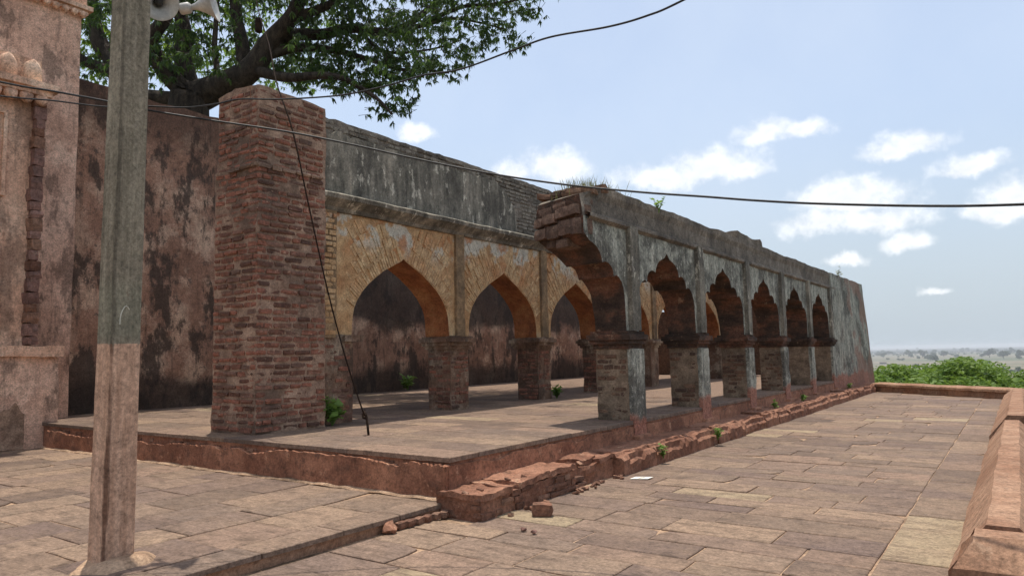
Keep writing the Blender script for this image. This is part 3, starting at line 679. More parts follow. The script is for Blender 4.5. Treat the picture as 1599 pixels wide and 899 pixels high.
# ================================================================ arcades
def arcade_panel(ys, zb, zt, xf, xb, rows, shake=0.012, seed=0.0, mats=(0, 1, 2, 3), end_shift=None):
    g = G(); F = []; Bk = []
    for y in ys:
        cf = []; cb = []
        for j in range(rows + 1):
            b = zb(y); t_ = zt(y); z = b + (t_ - b) * j / rows
            p = Vector((xf(y, z), y, z)); q = Vector((xb(y, z), y, z))
            p += nz3(p, 1.6, seed) * shake; q += nz3(q, 1.9, seed + 4) * shake * 2
            if end_shift:
                p.y += end_shift(p); q.y += end_shift(q)
            cf.append(p); cb.append(q)
        F.append(cf); Bk.append(cb)
    n = len(ys); r = rows + 1
    vs = [p for c in F for p in c] + [p for c in Bk for p in c]; o = n * r
    f0 = [(i * r + j, (i + 1) * r + j, (i + 1) * r + j + 1, i * r + j + 1) for i in range(n - 1) for j in range(rows)]
    base = len(g.v); g.add(vs, f0, mats[0])
    def more(fs, mi): g.f += [tuple(k + base for k in f) for f in fs]; g.mi += [mi] * len(fs)
    more([(o + i * r + j, o + i * r + j + 1, o + (i + 1) * r + j + 1, o + (i + 1) * r + j) for i in range(n - 1) for j in range(rows)], mats[2])
    # intrados in several strips across the thickness would be cleaner; one strip is enough with bump
    more([(i * r, o + i * r, o + (i + 1) * r, (i + 1) * r) for i in range(n - 1)], mats[1])
    more([(i * r + rows, (i + 1) * r + rows, o + (i + 1) * r + rows, o + i * r + rows) for i in range(n - 1)], mats[3])
    more([(j, j + 1, o + j + 1, o + j) for j in range(rows)], mats[2])
    e = (n - 1) * r
    more([(e + j, o + e + j, o + e + j + 1, e + j + 1) for j in range(rows)], mats[2])
    return g
def interp(prof, u):
    u = abs(u)
    for (u0, z0), (u1, z1) in zip(prof, prof[1:]):
        if u <= u1: return z0 + (z1 - z0) * (u - u0) / max(u1 - u0, 1e-6)
    return prof[-1][1]
# scalloped profile: half, from apex outwards
CUSP = [(0, 3.31), (0.05, 3.27), (0.12, 3.215), (0.24, 3.185), (0.36, 3.14), (0.45, 3.07), (0.50, 2.99), (0.515, 2.93), (0.60, 2.955), (0.70, 2.945), (0.79, 2.90), (0.84, 2.83),
        (0.855, 2.745), (0.93, 2.775), (1.03, 2.75), (1.12, 2.68), (1.18, 2.59), (1.215, 2.48), (1.225, 2.36)]
XF = -4.93; YP0 = 10.28; SP = 2.92; HW = 1.225
fa = thing('outer_arcade', 'blackened grey plaster arcade with scalloped arches facing the terrace', 'arcade', (-5.2, 17.5, ZP))
piers_y = [YP0 + SP * k for k in range(6)]
def ztop_f(y): return 4.08 + 0.03 * mn.noise(Vector((y * 0.7, 1, 0))) + 0.014 * mn.noise(Vector((y * 4.1, 2, 0))) - 0.32 * max(0, (9.55 - y)) ** 1.2 * 0.8
def xb_f(y, z):                         # vault springing left on the inner side
    for z0, x0, z1, x1 in ((0, -5.47, 2.3, -5.47), (2.3, -5.47, 2.9, -5.6), (2.9, -5.6, 3.35, -5.95), (3.35, -5.95, 5, -6.02)):
        if z <= z1: return x0 + (x1 - x0) * (z - z0) / (z1 - z0)
    return -6.02
def esh(p):
    return 0.42 * min(1, max(0, (XF - p.x) / 1.07)) * max(0, 1 - (p.y - 8.8) / 1.1) if p.y < 9.9 else 0
ZS = 1.93
def arch_cols(yc, hw, prof, lo=None):
    us = sorted({-hw - .012, -hw, hw, hw + .012, 0.0} | {s * p[0] for p in prof for s in (-1, 1)} | {s * (hw - .004) for s in (-1, 1)})
    return [yc + u for u in us if lo is None or yc + u >= lo]
def zb_front(y):
    yc = min((c + SP / 2 for c in [YP0 - SP] + piers_y[:-1]), key=lambda c: abs(c - y)); u = abs(y - yc)
    if u >= HW + .0015: return ZS
    return interp(CUSP, u)
def bay(k):       # wall over bay k: from middle of pier k-1 to middle of pier k
    yc = YP0 - SP / 2 + SP * k
    lo = 8.80 if k == 0 else None
    ys = arch_cols(yc, HW, CUSP, lo)
    if k == 0: ys = [8.80] + ys
    else: ys = [yc - SP / 2 + .002] + ys
    ys = ys + [yc + SP / 2 - .002] if k < 6 else ys
    return sorted(set(ys))
for k in range(6):
    ys = bay(k)
    gq = arcade_panel(ys, zb_front, lambda y: 3.56, lambda y, z: XF, xb_f, 9, 0.012, 1.0, (0, 1, 1, 1), esh)
    part('arch_wall', gq, [MGW, MRO], fa)
# upper band with ragged top
ysb = [8.80 + i * 0.11 for i in range(int((25.3 - 8.80) / 0.11) + 1)]
gq = arcade_panel(ysb, lambda y: 3.562, ztop_f, lambda y, z: XF - 0.02 + (0.03 if z > 3.95 else 0) - 0.35 * max(0, 9.3 - y) * max(0, z - 3.7), lambda y, z: -6.02 + 0.5 * max(0, z - 3.75), 5, 0.03, 2.0, (0, 1, 1, 0), esh)
part('parapet_band', gq, [MTO, MRO], fa)
g = G()
rough_grid(g, lambda u, v: [(XF + .005, 0, 3.52), (XF + .06, 0, 3.56), (XF + .055, 0, 3.61), (XF - .02, 0, 3.65)][round(v * 3)][:1] + (8.9 + 16.9 * u,) + [(3.52,), (3.56,), (3.61,), (3.65,)][round(v * 3)], 170, 3, 0.014, 2.6)
part('string_course', g, MTO, fa)
# raised lump of masonry on the wall top
g = G(); rough_box(g, -5.6, -4.98, 15.9, 17.9, 4.0, 4.24, 0.15, 0.07, 1.8, 0, 2.0, 0.03, 6); part('coping_lump', g, MTO, fa)
# solid far end, battered
g = G()
def batter(p, z0=0.25):
    return p
rough_box(g, -5.6, -4.885, 25.15, 30.9, 0.2, 4.08, 0.2, 0.03, 1.5, 0, 3.0, 0.012, 7)
for q, v in enumerate(g.v):
    k = max(0, (4.1 - v[2]) / 3.9)
    g.v[q] = (v[0] + (0.2 * k * min(1, max(0, (v[1] - 25.2) / 3)) if v[0] > -5.2 else 0), v[1] + (0.35 * k if v[1] > 29.5 else 0), v[2])
part('end_bastion', g, [MGW], fa)
RND.seed(31)
for k, yc in enumerate(piers_y):
    g = G(); rough_box(g, -5.47, XF, yc - .235, yc + .235, ZP - .02, 1.70, 0.09, 0.018, 3.0, 0, k * 2.0, 0.01, 9)
    pier = part('pier', g, MMD, fa)
    # stepped capital
    g = G()
    for (z0, z1, e) in ((1.66, 1.735, 0.03), (1.735, 1.80, 0.075), (1.80, 1.885, 0.11), (1.885, 1.935, 0.06)):
        rough_box(g, -5.47 - e, XF + e, yc - .235 - e, yc + .235 + e, z0, z1, 0.07, 0.014, 4, 0, k + 1.0, 0.008, 12)
    part('capital', g, MRO, pier)
    # pilaster, lower shaft and upper strip
    g = G(); rough_box(g, XF - .03, XF + .075, yc - .215, yc + .215, 0.20, 1.655, 0.07, 0.016, 3.2, 0, k * 3.1, 0.01, 10)
    pil = part('pilaster', g, MGW, fa)
    g = G(); rough_box(g, XF - .03, XF + .085, yc - .14, yc + .14, 1.94, 3.58, 0.08, 0.012, 3.2, 0, k * 1.7, 0.008, 10)
    part('pilaster_strip', g, MUP, fa)
    g = G(); rough_box(g, XF - .03, XF + .15, yc - .27, yc + .27, 0.2, 0.34, 0.08, 0.03, 3.2, 0, k * 1.1, 0.015, 9)
    part('pilaster_foot', g, MRP, pil, smooth=True)
    if k < 4:
        B1 = Bricks(); B1.face('x', yc - .235, -5.46, XF - .02, ZP + 0.02, 1.62, 0.085, 0.065, 0.23, 0.1, 0.004, 0.22, out=-1, joint=0.014); B1.build(pier, MBD)
MBQ = m_brick('brown_stone', [(0.0, (0.12, 0.078, 0.06)), (1.0, (0.22, 0.145, 0.115))], 0.6)
BLK = [worn_brick(40 + i, MBQ, 0.05) for i in range(4)]
# facing stones of the broken end over the first pier
RND.seed(40)
for (x, z, w, h, dy) in [(-5.80, 3.42, .3, .16, 0), (-5.52, 3.40, .26, .2, .0), (-5.24, 3.44, .3, .22, 0), (-5.02, 3.42, .16, .24, 0), (-5.86, 3.60, .22, .14, .02), (-5.6, 3.61, .28, .15, 0), (-5.3, 3.66, .3, .15, .0),
                         (-5.06, 3.66, .2, .15, .0), (-5.72, 3.76, .3, .11, .06), (-5.4, 3.80, .32, .1, .08), (-5.12, 3.80, .26, .1, .1), (-5.62, 3.25, .24, .13, .1), (-5.36, 3.22, .26, .13, .06)]:
    o = bpy.data.objects.new('stone_block', BLK[RND.randrange(4)]); COL.objects.link(o); o.parent = fa
    yy = 8.80 + 0.42 * min(1, (XF - x) / 1.07) - 0.03 + dy
    o.location = Vector((x, yy + .1, z)) - Vector(fa.location); o.scale = (w, .3, h); o.rotation_euler = (RND.uniform(-.06, .06), RND.uniform(-.06, .06), -0.36 + RND.uniform(-.1, .1))
# rubble steps on the wall head
for i in range(22):
    o = bpy.data.objects.new('rubble_stone', brick_mesh(MBD)); COL.objects.link(o); o.parent = fa
    x = RND.uniform(-5.9, -4.98); y = RND.uniform(9.0, 10.0) + 0.25 * (XF - x)
    o.location = Vector((x, y, ztop_f(y) - 0.02)) - Vector(fa.location); o.scale = (RND.uniform(.2, .34), RND.uniform(.14, .24), RND.uniform(.07, .13))
    o.rotation_euler = (RND.uniform(-.2, .2), RND.uniform(-.2, .2), RND.uniform(-.5, .5))
# ---------------------------------------------------------------- inner ochre arcade
KEEL = [(0, 3.37), (0.06, 3.325), (0.3, 3.205), (0.5, 3.105), (0.68, 2.99), (0.86, 2.865), (1.0, 2.735), (1.12, 2.58), (1.19, 2.44), (1.225, 2.30), (1.24, 2.15), (1.235, 2.0)]
KEEL[-1] = (1.2405, 2.05)
XI = -9.03; XIB = -9.64; YA0 = 9.42; SPI = 3.1; HWI = 1.24; ZSI = 1.98
ia = thing('inner_arcade', 'ochre limewashed inner arcade with pointed arches under a dark cornice', 'arcade', (-9.4, 17, ZP))
NB = 7
def zb_in(y):
    k = max(0, round((y - YA0) / SPI)); u = abs(y - YA0 - k * SPI)
    return ZSI if u >= HWI + .0015 else interp(KEEL, u)
for k in range(NB):
    yc = YA0 + SPI * k; ys = arch_cols(yc, HWI, KEEL)
    ys = [(7.36 if k == 0 else yc - SPI / 2 + .002)] + ys + [yc + SPI / 2 - .002]
    gq = arcade_panel(ys, zb_in, lambda y: 4.06, lambda y, z: XI, lambda y, z: XIB, 9, 0.008, 7.0, (0, 1, 2, 2))
    aw = part('arch_wall', gq, [MOC, MSO, MRO], ia)
    # radiating brick edges around the arch
    g = G(); RND.seed(60 + k)
    s = -HWI - .2
    pts = [(-u, z) for u, z in KEEL[::-1]] + [(u, z) for u, z in KEEL[1:]]
    acc = 0.0
    for (a, b) in zip(pts, pts[1:]):
        L = math.hypot(b[0] - a[0], b[1] - a[1]); nseg = max(1, round(L / 0.05)); tx, tz = (b[0] - a[0]) / L, (b[1] - a[1]) / L
        for q in range(nseg):
            f = (q + .5) / nseg; u = a[0] + (b[0] - a[0]) * f; z = a[1] + (b[1] - a[1]) * f
            nx_, nz_ = -tz, tx
            nx_, nz_ = (0.72 * nx_ + 0.28 * (u / 1.0) * .9), (0.72 * nz_ + 0.25); l = math.hypot(nx_, nz_); nx_ /= l; nz_ /= l
            for (s0, s1) in ((0.02, 0.26), (0.28, 0.52), (0.54, 0.78), (0.8, 1.05)):
                s1 += RND.uniform(-.05, .03); 
                p0 = (u + nx_ * s0, z + nz_ * s0); p1 = (u + nx_ * s1, z + nz_ * s1); hw = 0.019 * (1 + s0 * 0.85)
                if abs(p1[0]) > SPI / 2 - .15 or p1[1] > 3.98: continue
                if RND.random() < 0.12: continue
                tx_, tz_ = -nz_, nx_; pr = XI + RND.uniform(0.006, 0.026)
                c4 = [(p0[0] - tx_ * hw, p0[1] - tz_ * hw), (p0[0] + tx_ * hw, p0[1] + tz_ * hw), (p1[0] + tx_ * hw * 1.1, p1[1] + tz_ * hw * 1.1), (p1[0] - tx_ * hw * 1.1, p1[1] - tz_ * hw * 1.1)]
                g.add([(XI - .03, yc + p, z_) for p, z_ in c4] + [(pr, yc + p, z_) for p, z_ in c4], [(4, 5, 6, 7), (0, 1, 5, 4), (1, 2, 6, 5), (2, 3, 7, 6), (3, 0, 4, 7)])
    part('voussoirs', g, MVO, aw, kind='stuff')
RND.seed(50)
t, c, h = m_pinkwall('lime_patched_brick_pier', [(0.1, 0.06, 0.045), (0.2, 0.125, 0.09), (0.42, 0.36, 0.29)], 0.6, 12); MLP = t.out(c, 0.95, h, 0.7, 0.02)
for k in range(NB):
    yc = YA0 + SPI * (k + .5)
    g = G(); rough_box(g, XIB + .04, XI, yc - .27, yc + .27, ZP - .02, 1.74, 0.07, 0.016, 3.0, 0, k * 2.3, 0.01, 10); pier = part('pier', g, MLP, ia)
    g = G()
    for (z0, z1, e) in ((1.73, 1.80, 0.03), (1.80, 1.87, 0.075), (1.87, 1.95, 0.115), (1.95, 1.985, 0.07)):
        rough_box(g, XIB - e, XI + e, yc - .27 - e, yc + .27 + e, z0, z1, 0.06, 0.016, 4, 0, k + 2.0, 0.007, 12)
    part('capital', g, MLP, pier)
    g = G(); rough_box(g, XI - .03, XI + .06, yc - .125, yc + .125, 1.99, 4.05, 0.09, 0.01, 3, 0, k * 1.9, 0.006, 10); part('pilaster_strip', g, MST, ia)
    if k < 3:
        kp = lambda u, z: mn.noise(Vector((u * 2.1, z * 2.1, k * 3.0))) > -0.35
        BI = Bricks(); BI.face('x', yc - .27, XIB + .05, XI - .01, ZP + .03, 1.7, 0.085, 0.062, 0.22, 0.1, 0.008, 0.16, kp, -1, 0.014)
        BI.face('y', XI, yc - .26, yc + .26, ZP + .03, 1.7, 0.085, 0.062, 0.22, 0.1, 0.008, 0.16, kp, 1, 0.014); BI.build(pier, MB_)
# respond next to the tall brick pier
g = G(); rough_box(g, XIB, XI + .02, 7.36, 8.18, ZP - .02, 1.985, 0.09, 0.016, 3, 0, 9.0, 0.01, 10); resp = part('respond', g, MLP, ia)
g = G(); rough_box(g, XIB + .1, XI + .09, 7.95, 8.33, 1.87, 1.975, 0.07, 0.02, 4, 0, 9.5, 0.01, 12); part('capital', g, MLP, ia)
g = G(); rough_box(g, XI - .05, XI + .07, 7.33, 7.78, 1.93, 4.0, 0.09, 0.012, 3, 0, 4.4, 0.008, 10); part('corner_strip', g, MST, ia)
BI = Bricks(); BI.face('y', XI + .02, 7.40, 8.16, ZP + .03, 1.86, 0.09, 0.066, 0.22, 0.1, 0.006, 0.12, None, 1, 0.014)
BI.build(resp, MB_)
B2 = Bricks(); B2.face('y', XI + .07, 7.36, 7.77, 1.98, 3.95, 0.095, 0.074, 0.2, 0.06, 0.014, 0.12, None, 1, 0.016)
for (c, d, r) in B2.b:
    o = bpy.data.objects.new('brick', brick_mesh(MOC)); COL.objects.link(o); o.parent = ia; o.location = c - Vector(ia.location); o.scale = d; o.rotation_euler = (0, 0, math.pi / 2)
# cornice
YEND = YA0 + SPI * (NB - .5)
prof = [(XI - .05, 3.99), (XI + .05, 4.0), (XI + .09, 4.06), (XI + .24, 4.17), (XI + .26, 4.235), (XI + .2, 4.27), (XI - .03, 4.29)]
g = G()
rough_grid(g, lambda u, v: (prof[round(v * 6)][0], 7.34 + (YEND - 7.34) * u, prof[round(v * 6)][1]), 150, 6, 0.016, 2.2, 0, 2.0)
for q in (0, 150):
    g.f.append(tuple(j * 151 + q for j in range(7))); g.mi.append(0)
part('cornice', g, MUP, ia)
# upper wall: rough brick body, then a coat of black plaster with a torn edge
def ztop_i(y): return 5.57 + 0.03 * mn.noise(Vector((y * 1.1, 4, 0))) + 0.03 * mn.noise(Vector((y * 5, 5, 0)))
ysb = [7.0 + i * 0.14 for i in range(int((YEND - 7.0) / .14) + 1)]
part('upper_wall', arcade_panel(ysb, lambda y: 4.062, ztop_i, lambda y, z: XI - 0.045, lambda y, z: XIB - 0.05, 9, 0.02, 3.0, (0, 0, 0, 0)), [MTO], ia)
ysp = [7.42 + i * 0.1 for i in range(57)]
def zt_pl(y):
    return ztop_i(y) - 0.20 - 0.16 * abs(mn.noise(Vector((y * 1.4, 8, 0)))) - 0.05 * mn.noise(Vector((y * 6, 8, 0))) - 1.0 * max(0, (y - 12.35)) ** 1.3
part('plaster_coat', arcade_panel(ysp, lambda y: 4.25, zt_pl, lambda y, z: XI + 0.015, lambda y, z: XI - 0.06, 8, 0.012, 5.0, (0, 0, 0, 0)), [MUP], ia)
B3 = Bricks(); RND.seed(71)
B3.face('y', XI - 0.045, 7.5, 17.5, 4.28, 5.52, 0.085, 0.062, 0.22, 0.08, 0.022, 0.06, lambda u, z: z > zt_pl(min(u, 13)) - .05 if u < 13 else True, 1, 0.014)
B3.build(ia, m_brick('grey_weathered_brick', [(0.0, (0.13, 0.12, 0.105)), (0.5, (0.22, 0.2, 0.175)), (1.0, (0.3, 0.275, 0.24))], 0.5), 'brick', 200)
# stub of the fallen roof behind the arcade
g = G(); rough_box(g, -11.7, XIB - .05, 9.0, YEND, 4.3, 4.62, 0.3, 0.07, 1.4, 0, 6.0, 0.03, 5); part('roof_stub', g, MRO, ia)
# ---------------------------------------------------------------- tall brick end pier
bp = thing('brick_pier', 'tall worn red brick pier ending the ochre arcade', 'pier', (-9.3, 6.7, ZP))
g = G()
def bp_top(x, y): return 5.62 + 0.07 * max(0, 1 - abs(x + 9.35) / .6) - 0.03 * (y - 6.2)
rough_box(g, -9.80, -8.76, 6.15, 7.38, ZP - .03, 4.42, 0.1, 0.02, 2.2, 0, 1.0, 0.014, 8)
for q, v in enumerate(g.v):                                      # flared foot
    k = max(0, (1.3 - v[2]) / 0.8); g.v[q] = (v[0] + (0.02 * k if v[0] > -9.2 else 0), v[1] - (0.013 * k if v[1] < 6.6 else 0), v[2])
shaft = part('shaft', g, MMO, bp)
g = G(); rough_box(g, -9.82, -8.81, 6.18, 7.42, 4.36, 5.55, 0.1, 0.02, 2.2, 0, 3.0, 0.014, 8)
for q, v in enumerate(g.v):
    if v[2] > 5.4: g.v[q] = (v[0], v[1], v[2] - 5.55 + bp_top(v[0], v[1]) + 0.03 * mn.noise(Vector(v) * 4))
part('head', g, MMO, bp)
RND.seed(81)
B = Bricks()
flare = lambda z: 0.02 * max(0, (1.3 - z) / .8)
for (z0, z1, dx, dy) in [(ZP + .03, 4.38, 0, 0), (4.42, 5.56, -.05, .03)]:
    B.face('x', 6.15 + dy, -9.79, -8.745 + dx, z0, z1, 0.098, 0.066, 0.28, 0.16, 0.014, 0.06, None, -1, 0.024)
    B.face('y', -8.76 + dx, 6.14 + dy, 7.37, z0, z1, 0.098, 0.066, 0.28, 0.16, 0.014, 0.06, None, 1, 0.024)
for i, (c, d, r) in enumerate(B.b):
    f = flare(c.z)
    if f > 0: c.x += f if r else 0; c.y -= 0 if r else f * .66
B.build(bp, MB_)
# projecting course at the offset
B = Bricks(); B.face('x', 6.13, -9.45, -8.74, 4.37, 4.43, .1, .07, .24, .2, .03, 0, None, -1, .012); B.face('y', -8.74, 6.12, 7.3, 4.37, 4.43, .1, .07, .24, .2, .03, 0.05, None, 1, .012); B.build(bp, MMO, 'ledge_brick')
# ================================================================ pink building on the left
pb = thing('pink_building', 'pink plastered old building with carved cornice at the left edge', 'building', (-15, 3, 0))
XB = -14.45
g = G(); rough_box(g, -16.5, XB, -4, 5.98, -0.2, 1.74, 0.2, 0.03, 1.4, 0, 2.0, 0.01, 6); part('plinth', g, MPK, pb)
g = G(); rough_box(g, -16.5, XB + .09, -4, 6.03, 1.74, 1.93, 0.12, 0.02, 3, 0, 3.0, 0.012, 9); part('plinth_ledge', g, MPC, pb)
g = G(); rough_box(g, -16.5, XB - .12, -4, 5.55, 1.93, 6.75, 0.25, 0.015, 1.2, 0, 4.0); part('wall', g, MPC, pb)
g = G(); rough_box(g, -16.6, -15.3, -4, 6.52, 0.0, 8.75, 0.3, 0.02, 1.2, 0, 5.0, 0.01, 5); part('tower_wall', g, MPK, pb)
g = G()
for i, (z0, z1, e) in enumerate(((8.75, 8.83, 0.08), (8.83, 8.92, 0.14), (8.92, 9.2, 0.06))): rough_box(g, -16.6 - e, -15.3 + e, -4 - e, 6.52 + e, z0, z1, 0.15, 0.012, 3, 0, i * 1.0)
part('tower_moulding', g, MPC, pb)
for i in range(60):
    if i == 0:
        b = bmesh.new(); bmesh.ops.create_icosphere(b, subdivisions=1, radius=0.075); bead = bpy.data.meshes.new('bead'); b.to_mesh(bead); b.free(); bead.materials.append(MPC)
    o = bpy.data.objects.new('bead', bead); COL.objects.link(o); o.parent = pb; o.location = Vector((-15.2, 6.5 - i * 0.17, 8.73)) - Vector(pb.location); o.scale = (.8, 1, 1.1)
# cornice: corbel row, shelf, lotus petals
g = G(); rough_box(g, -16.5, XB + .12, -4, 5.66, 6.52, 6.62, 0.12, 0.014, 3, 0, 1.0); rough_box(g, -16.5, XB + .2, -4, 5.74, 6.62, 6.74, 0.12, 0.014, 3, 0, 2.0); part('cornice_shelf', g, MPC, pb)
def petal(w, h, d):
    g = G(); n, r = 10, 8; vs = []
    for j in range(r + 1):
        v = j / r; hw = w * (1 - v ** 3.2) ** 0.6 if v < 1 else 0.0
        for i in range(n + 1):
            u = -1 + 2 * i / n; rid = 0.25 * max(0, 1 - abs(abs(u) - .55) / .25)
            vs.append((d * ((1 - abs(u) ** 2.5) ** .5 * (.55 + .45 * math.sin(v * 2.6)) + .12 * rid) - .04, u * hw, v * h))
    g.add(vs, [(j * (n + 1) + i, j * (n + 1) + i + 1, (j + 1) * (n + 1) + i + 1, (j + 1) * (n + 1) + i) for j in range(r) for i in range(n)])
    return g.mesh('petal', MPC, True)
pm = petal(0.19, 0.44, 0.16); pm2 = petal(0.12, -0.2, 0.1)
g = G(); rough_box(g, -16.5, XB - .02, -4, 5.5, 6.74, 7.2, 0.2, 0.02, 2); part('frieze', g, MPC, pb)
for i in range(16):
    o = bpy.data.objects.new('petal', pm); COL.objects.link(o); o.parent = pb; o.location = Vector((XB, 5.34 - i * .4, 6.74)) - Vector(pb.location)
for i in range(26):
    o = bpy.data.objects.new('corbel', pm2); COL.objects.link(o); o.parent = pb; o.location = Vector((XB + .08, 5.5 - i * .25, 6.53)) - Vector(pb.location)
# eroded rope column at the corner
RND.seed(90)
z = 1.95
while z < 6.45:
    h = RND.uniform(.12, .26); o = bpy.data.objects.new('moulding_piece', brick_mesh(MBP if RND.random() < .5 else MBK)); COL.objects.link(o); o.parent = pb
    o.location = Vector((XB - .06, 5.50 + RND.uniform(-.02, .02), z + h / 2)) - Vector(pb.location); o.scale = (.22, RND.uniform(.15, .22), h); o.rotation_euler = (RND.uniform(-.12, .12), 0, RND.uniform(-.2, .2)); z += h
# framed recess panels
for (z0, z1) in ((2.3, 4.2), (4.6, 6.15)):
    g = G(); y1 = 5.02; y0 = 3.4
    for (a, b, c_, d_) in ((y0, y1, z1 - .06, z1), (y0, y1, z0, z0 + .06), (y1 - .06, y1, z0 + .061, z1 - .061), (y0, y0 + .06, z0 + .061, z1 - .061)):
        rough_box(g, XB - .15, XB - .07, a, b, c_, d_, 0.1, 0.006, 3)
    for (a, b, c_, d_) in ((y0 + .14, y1 - .14, z1 - .2, z1 - .15), (y1 - .19, y1 - .14, z0 + .15, z1 - .201)):
        rough_box(g, XB - .15, XB - .09, a, b, c_, d_, 0.1, 0.006, 3)
    part('panel_frame', g, MPC, pb)
g = G(); rough_grid(g, lambda u, v: (XB + .035 - .06 * max(0, 2 * abs(u - .5) - .7), 4.0 + 1.45 * u, 0.13 + (0.5 + 0.2 * math.sin(u * 2.6) + 0.35 * mn.noise(Vector((u * 4, 0, 3))) + .12 * mn.noise(Vector((u * 14, 0, 3)))) * v), 44, 14, 0.02, 2.5); part('fallen_plaster_patch', g, MMO, pb)
# ================================================================ parapet on the right and at the far end
def para_section(x0, w, h):     # roof-shaped coping with a narrow flat ridge
    return [(x0, -0.1), (x0, h * .40), (x0 + w * .34, h), (x0 + w * .62, h), (x0 + w, h * .45), (x0 + w, -0.6)]
def para_run(name, y0, y1, x0, w, h, seed, parent, h2=None):
    poly = para_section(x0, w, h); n = max(2, round((y1 - y0) / .16)); g = G(); fine = []
    for (a, b) in zip(poly, poly[1:]):
        m = max(1, round(math.hypot(b[0] - a[0], b[1] - a[1]) / .12)); fine += [(a[0] + (b[0] - a[0]) * i / m, a[1] + (b[1] - a[1]) * i / m) for i in range(m)]
    fine.append(poly[-1]); m = len(fine)
    vs = []
    for i in range(n + 1):
        yy = y0 + (y1 - y0) * i / n
        for (x, z) in fine:
            p = Vector((x, yy, z if z < 0 else z * (1 + ((h2 or h) / h - 1) * i / n))); vs.append(p + nz3(p, 1.6, seed) * 0.018 + nz3(p, 7, seed) * 0.006)
    fs = [(i * m + j, i * m + j + 1, (i + 1) * m + j + 1, (i + 1) * m + j) for i in range(n) for j in range(m - 1)]
    fs += [tuple(range(m)), tuple(range(n * m, n * m + m))]
    g.add(vs, fs); return part(name, g, MPP, parent)
pr = thing('terrace_parapet', 'low orange-pink plastered parapet with sloping top along the right of the terrace', 'parapet', (-0.2, 12, 0))
para_run('coping', 5.32, 12.9, -0.45, 0.62, 0.50, 1.0, pr)
para_run('coping', 13.05, 25.6, -0.45, 0.72, 0.56, 4.0, pr, 0.33)
# cross block at the near end
rp = thing('parapet_return', 'plastered end block of the parapet turning right in the near corner', 'parapet', (0.5, 5, 0))
g = G()
sec = [(4.80, -0.3), (4.80, 0.36), (4.95, 0.52), (5.16, 0.52), (5.30, 0.38), (5.30, -0.3)]
fine = []
for (a, b) in zip(sec, sec[1:]):
    m = max(1, round(math.hypot(b[0] - a[0], b[1] - a[1]) / .1)); fine += [(a[0] + (b[0] - a[0]) * i / m, a[1] + (b[1] - a[1]) * i / m) for i in range(m)]
fine.append(sec[-1]); m = len(fine); vs = []; n = 30
for i in range(n + 1):
    x = -0.40 + 3.4 * i / n
    for (y, z) in fine:
        xx = x + (max(0, (z - 0.34)) * 0.75 if i == 0 else 0); p = Vector((xx, y, z)); vs.append(p + nz3(p, 1.8, 9) * 0.014 + nz3(p, 8, 9) * 0.005)
g.add(vs, [(i * m + j, i * m + j + 1, (i + 1) * m + j + 1, (i + 1) * m + j) for i in range(n) for j in range(m - 1)] + [tuple(range(m)), tuple(range(n * m, n * m + m))])
part('block', g, MPP, rp)
fp = thing('far_parapet', 'low plastered parapet crossing the far end of the terrace', 'parapet', (-2.4, 27.5, 0))
g = G(); A = Vector((-4.5, 29.15, 0)); Bv = Vector((-0.1, 25.45, 0)); dv = (Bv - A).normalized(); nv = Vector((-dv.y, dv.x, 0))
if nv.y < 0: nv = -nv
sec = [(0, -.1), (0.02, .19), (-.03, .2), (-.02, .27), (.05, .30), (.42, .32), (.46, .2), (.46, -.8)]
m = len(sec); n = 50; vs = []
for i in range(n + 1):
    c0 = A + (Bv - A) * i / n
    for (q, z) in sec:
        p = c0 + nv * q + Vector((0, 0, z)); vs.append(p + nz3(p, 2.2, 3) * 0.022)
g.add(vs, [(i * m + j, i * m + j + 1, (i + 1) * m + j + 1, (i + 1) * m + j) for i in range(n) for j in range(m - 1)] + [tuple(range(m)), tuple(range(n * m, n * m + m))])
part('coping', g, MPP, fp)
# ================================================================ concrete pole
pp = thing('concrete_pole', 'concrete electric pole with pink painted lower part standing on the court', 'pole', (-5.62, 2.70, ZL))
g = G()
pa = math.radians(7); ca, sa = math.cos(pa), math.sin(pa)
def pole_pt(u, v, z, k): return (-5.615 + (u * ca - v * sa) * k + 0.006 * z, 2.725 + (u * sa + v * ca) * k + 0.004 * z, z)
nzr = 40; ring = []
sect = [(-.125, -.1575), (.125, -.1575), (.125, .1575), (-.125, .1575)]
sect2 = []
for i in range(4):
    a = sect[i]; b = sect[(i + 1) % 4]; L = math.hypot(b[0] - a[0], b[1] - a[1])
    for f in (0.05, 0.35, 0.65, 0.95): sect2.append((a[0] + (b[0] - a[0]) * f, a[1] + (b[1] - a[1]) * f))
m = len(sect2); vs = []
for i in range(nzr + 1):
    z = ZL - .2 + 8.2 * i / nzr; k = 0.785 - 0.019 * z
    for (u, v) in sect2: p = Vector(pole_pt(u, v, z, k)); vs.append(p + nz3(p, 5, 1) * 0.004)
g.add(vs, [(i * m + j, i * m + (j + 1) % m, (i + 1) * m + (j + 1) % m, (i + 1) * m + j) for i in range(nzr) for j in range(m)] + [tuple(range(m)), tuple(range(nzr * m, nzr * m + m))])
part('shaft', g, MPO, pp)
q0 = [Vector(pole_pt(.1265, -.03 + .05 * math.cos(a_ * .42), 1.98 + .05 * math.sin(a_ * .42) + (.06 * min(0, 3.5 - a_) * .3), .75)) for a_ in range(1, 9)]
g = G(); g.tube(q0, [.004] * len(q0), 5); part('chalk_mark', g, MCHALK, pp)
g = G(); rough_grid(g, lambda u, v: (-5.58 + math.cos(u * 2 * math.pi) * (0.27 - .25 * v), 2.74 + math.sin(u * 2 * math.pi) * (0.31 - .29 * v), ZL - .02 + 0.09 * math.sin(v * 1.57)), 60, 16, 0.05, 5.0); part('mortar_mound', g, MSA, pp)
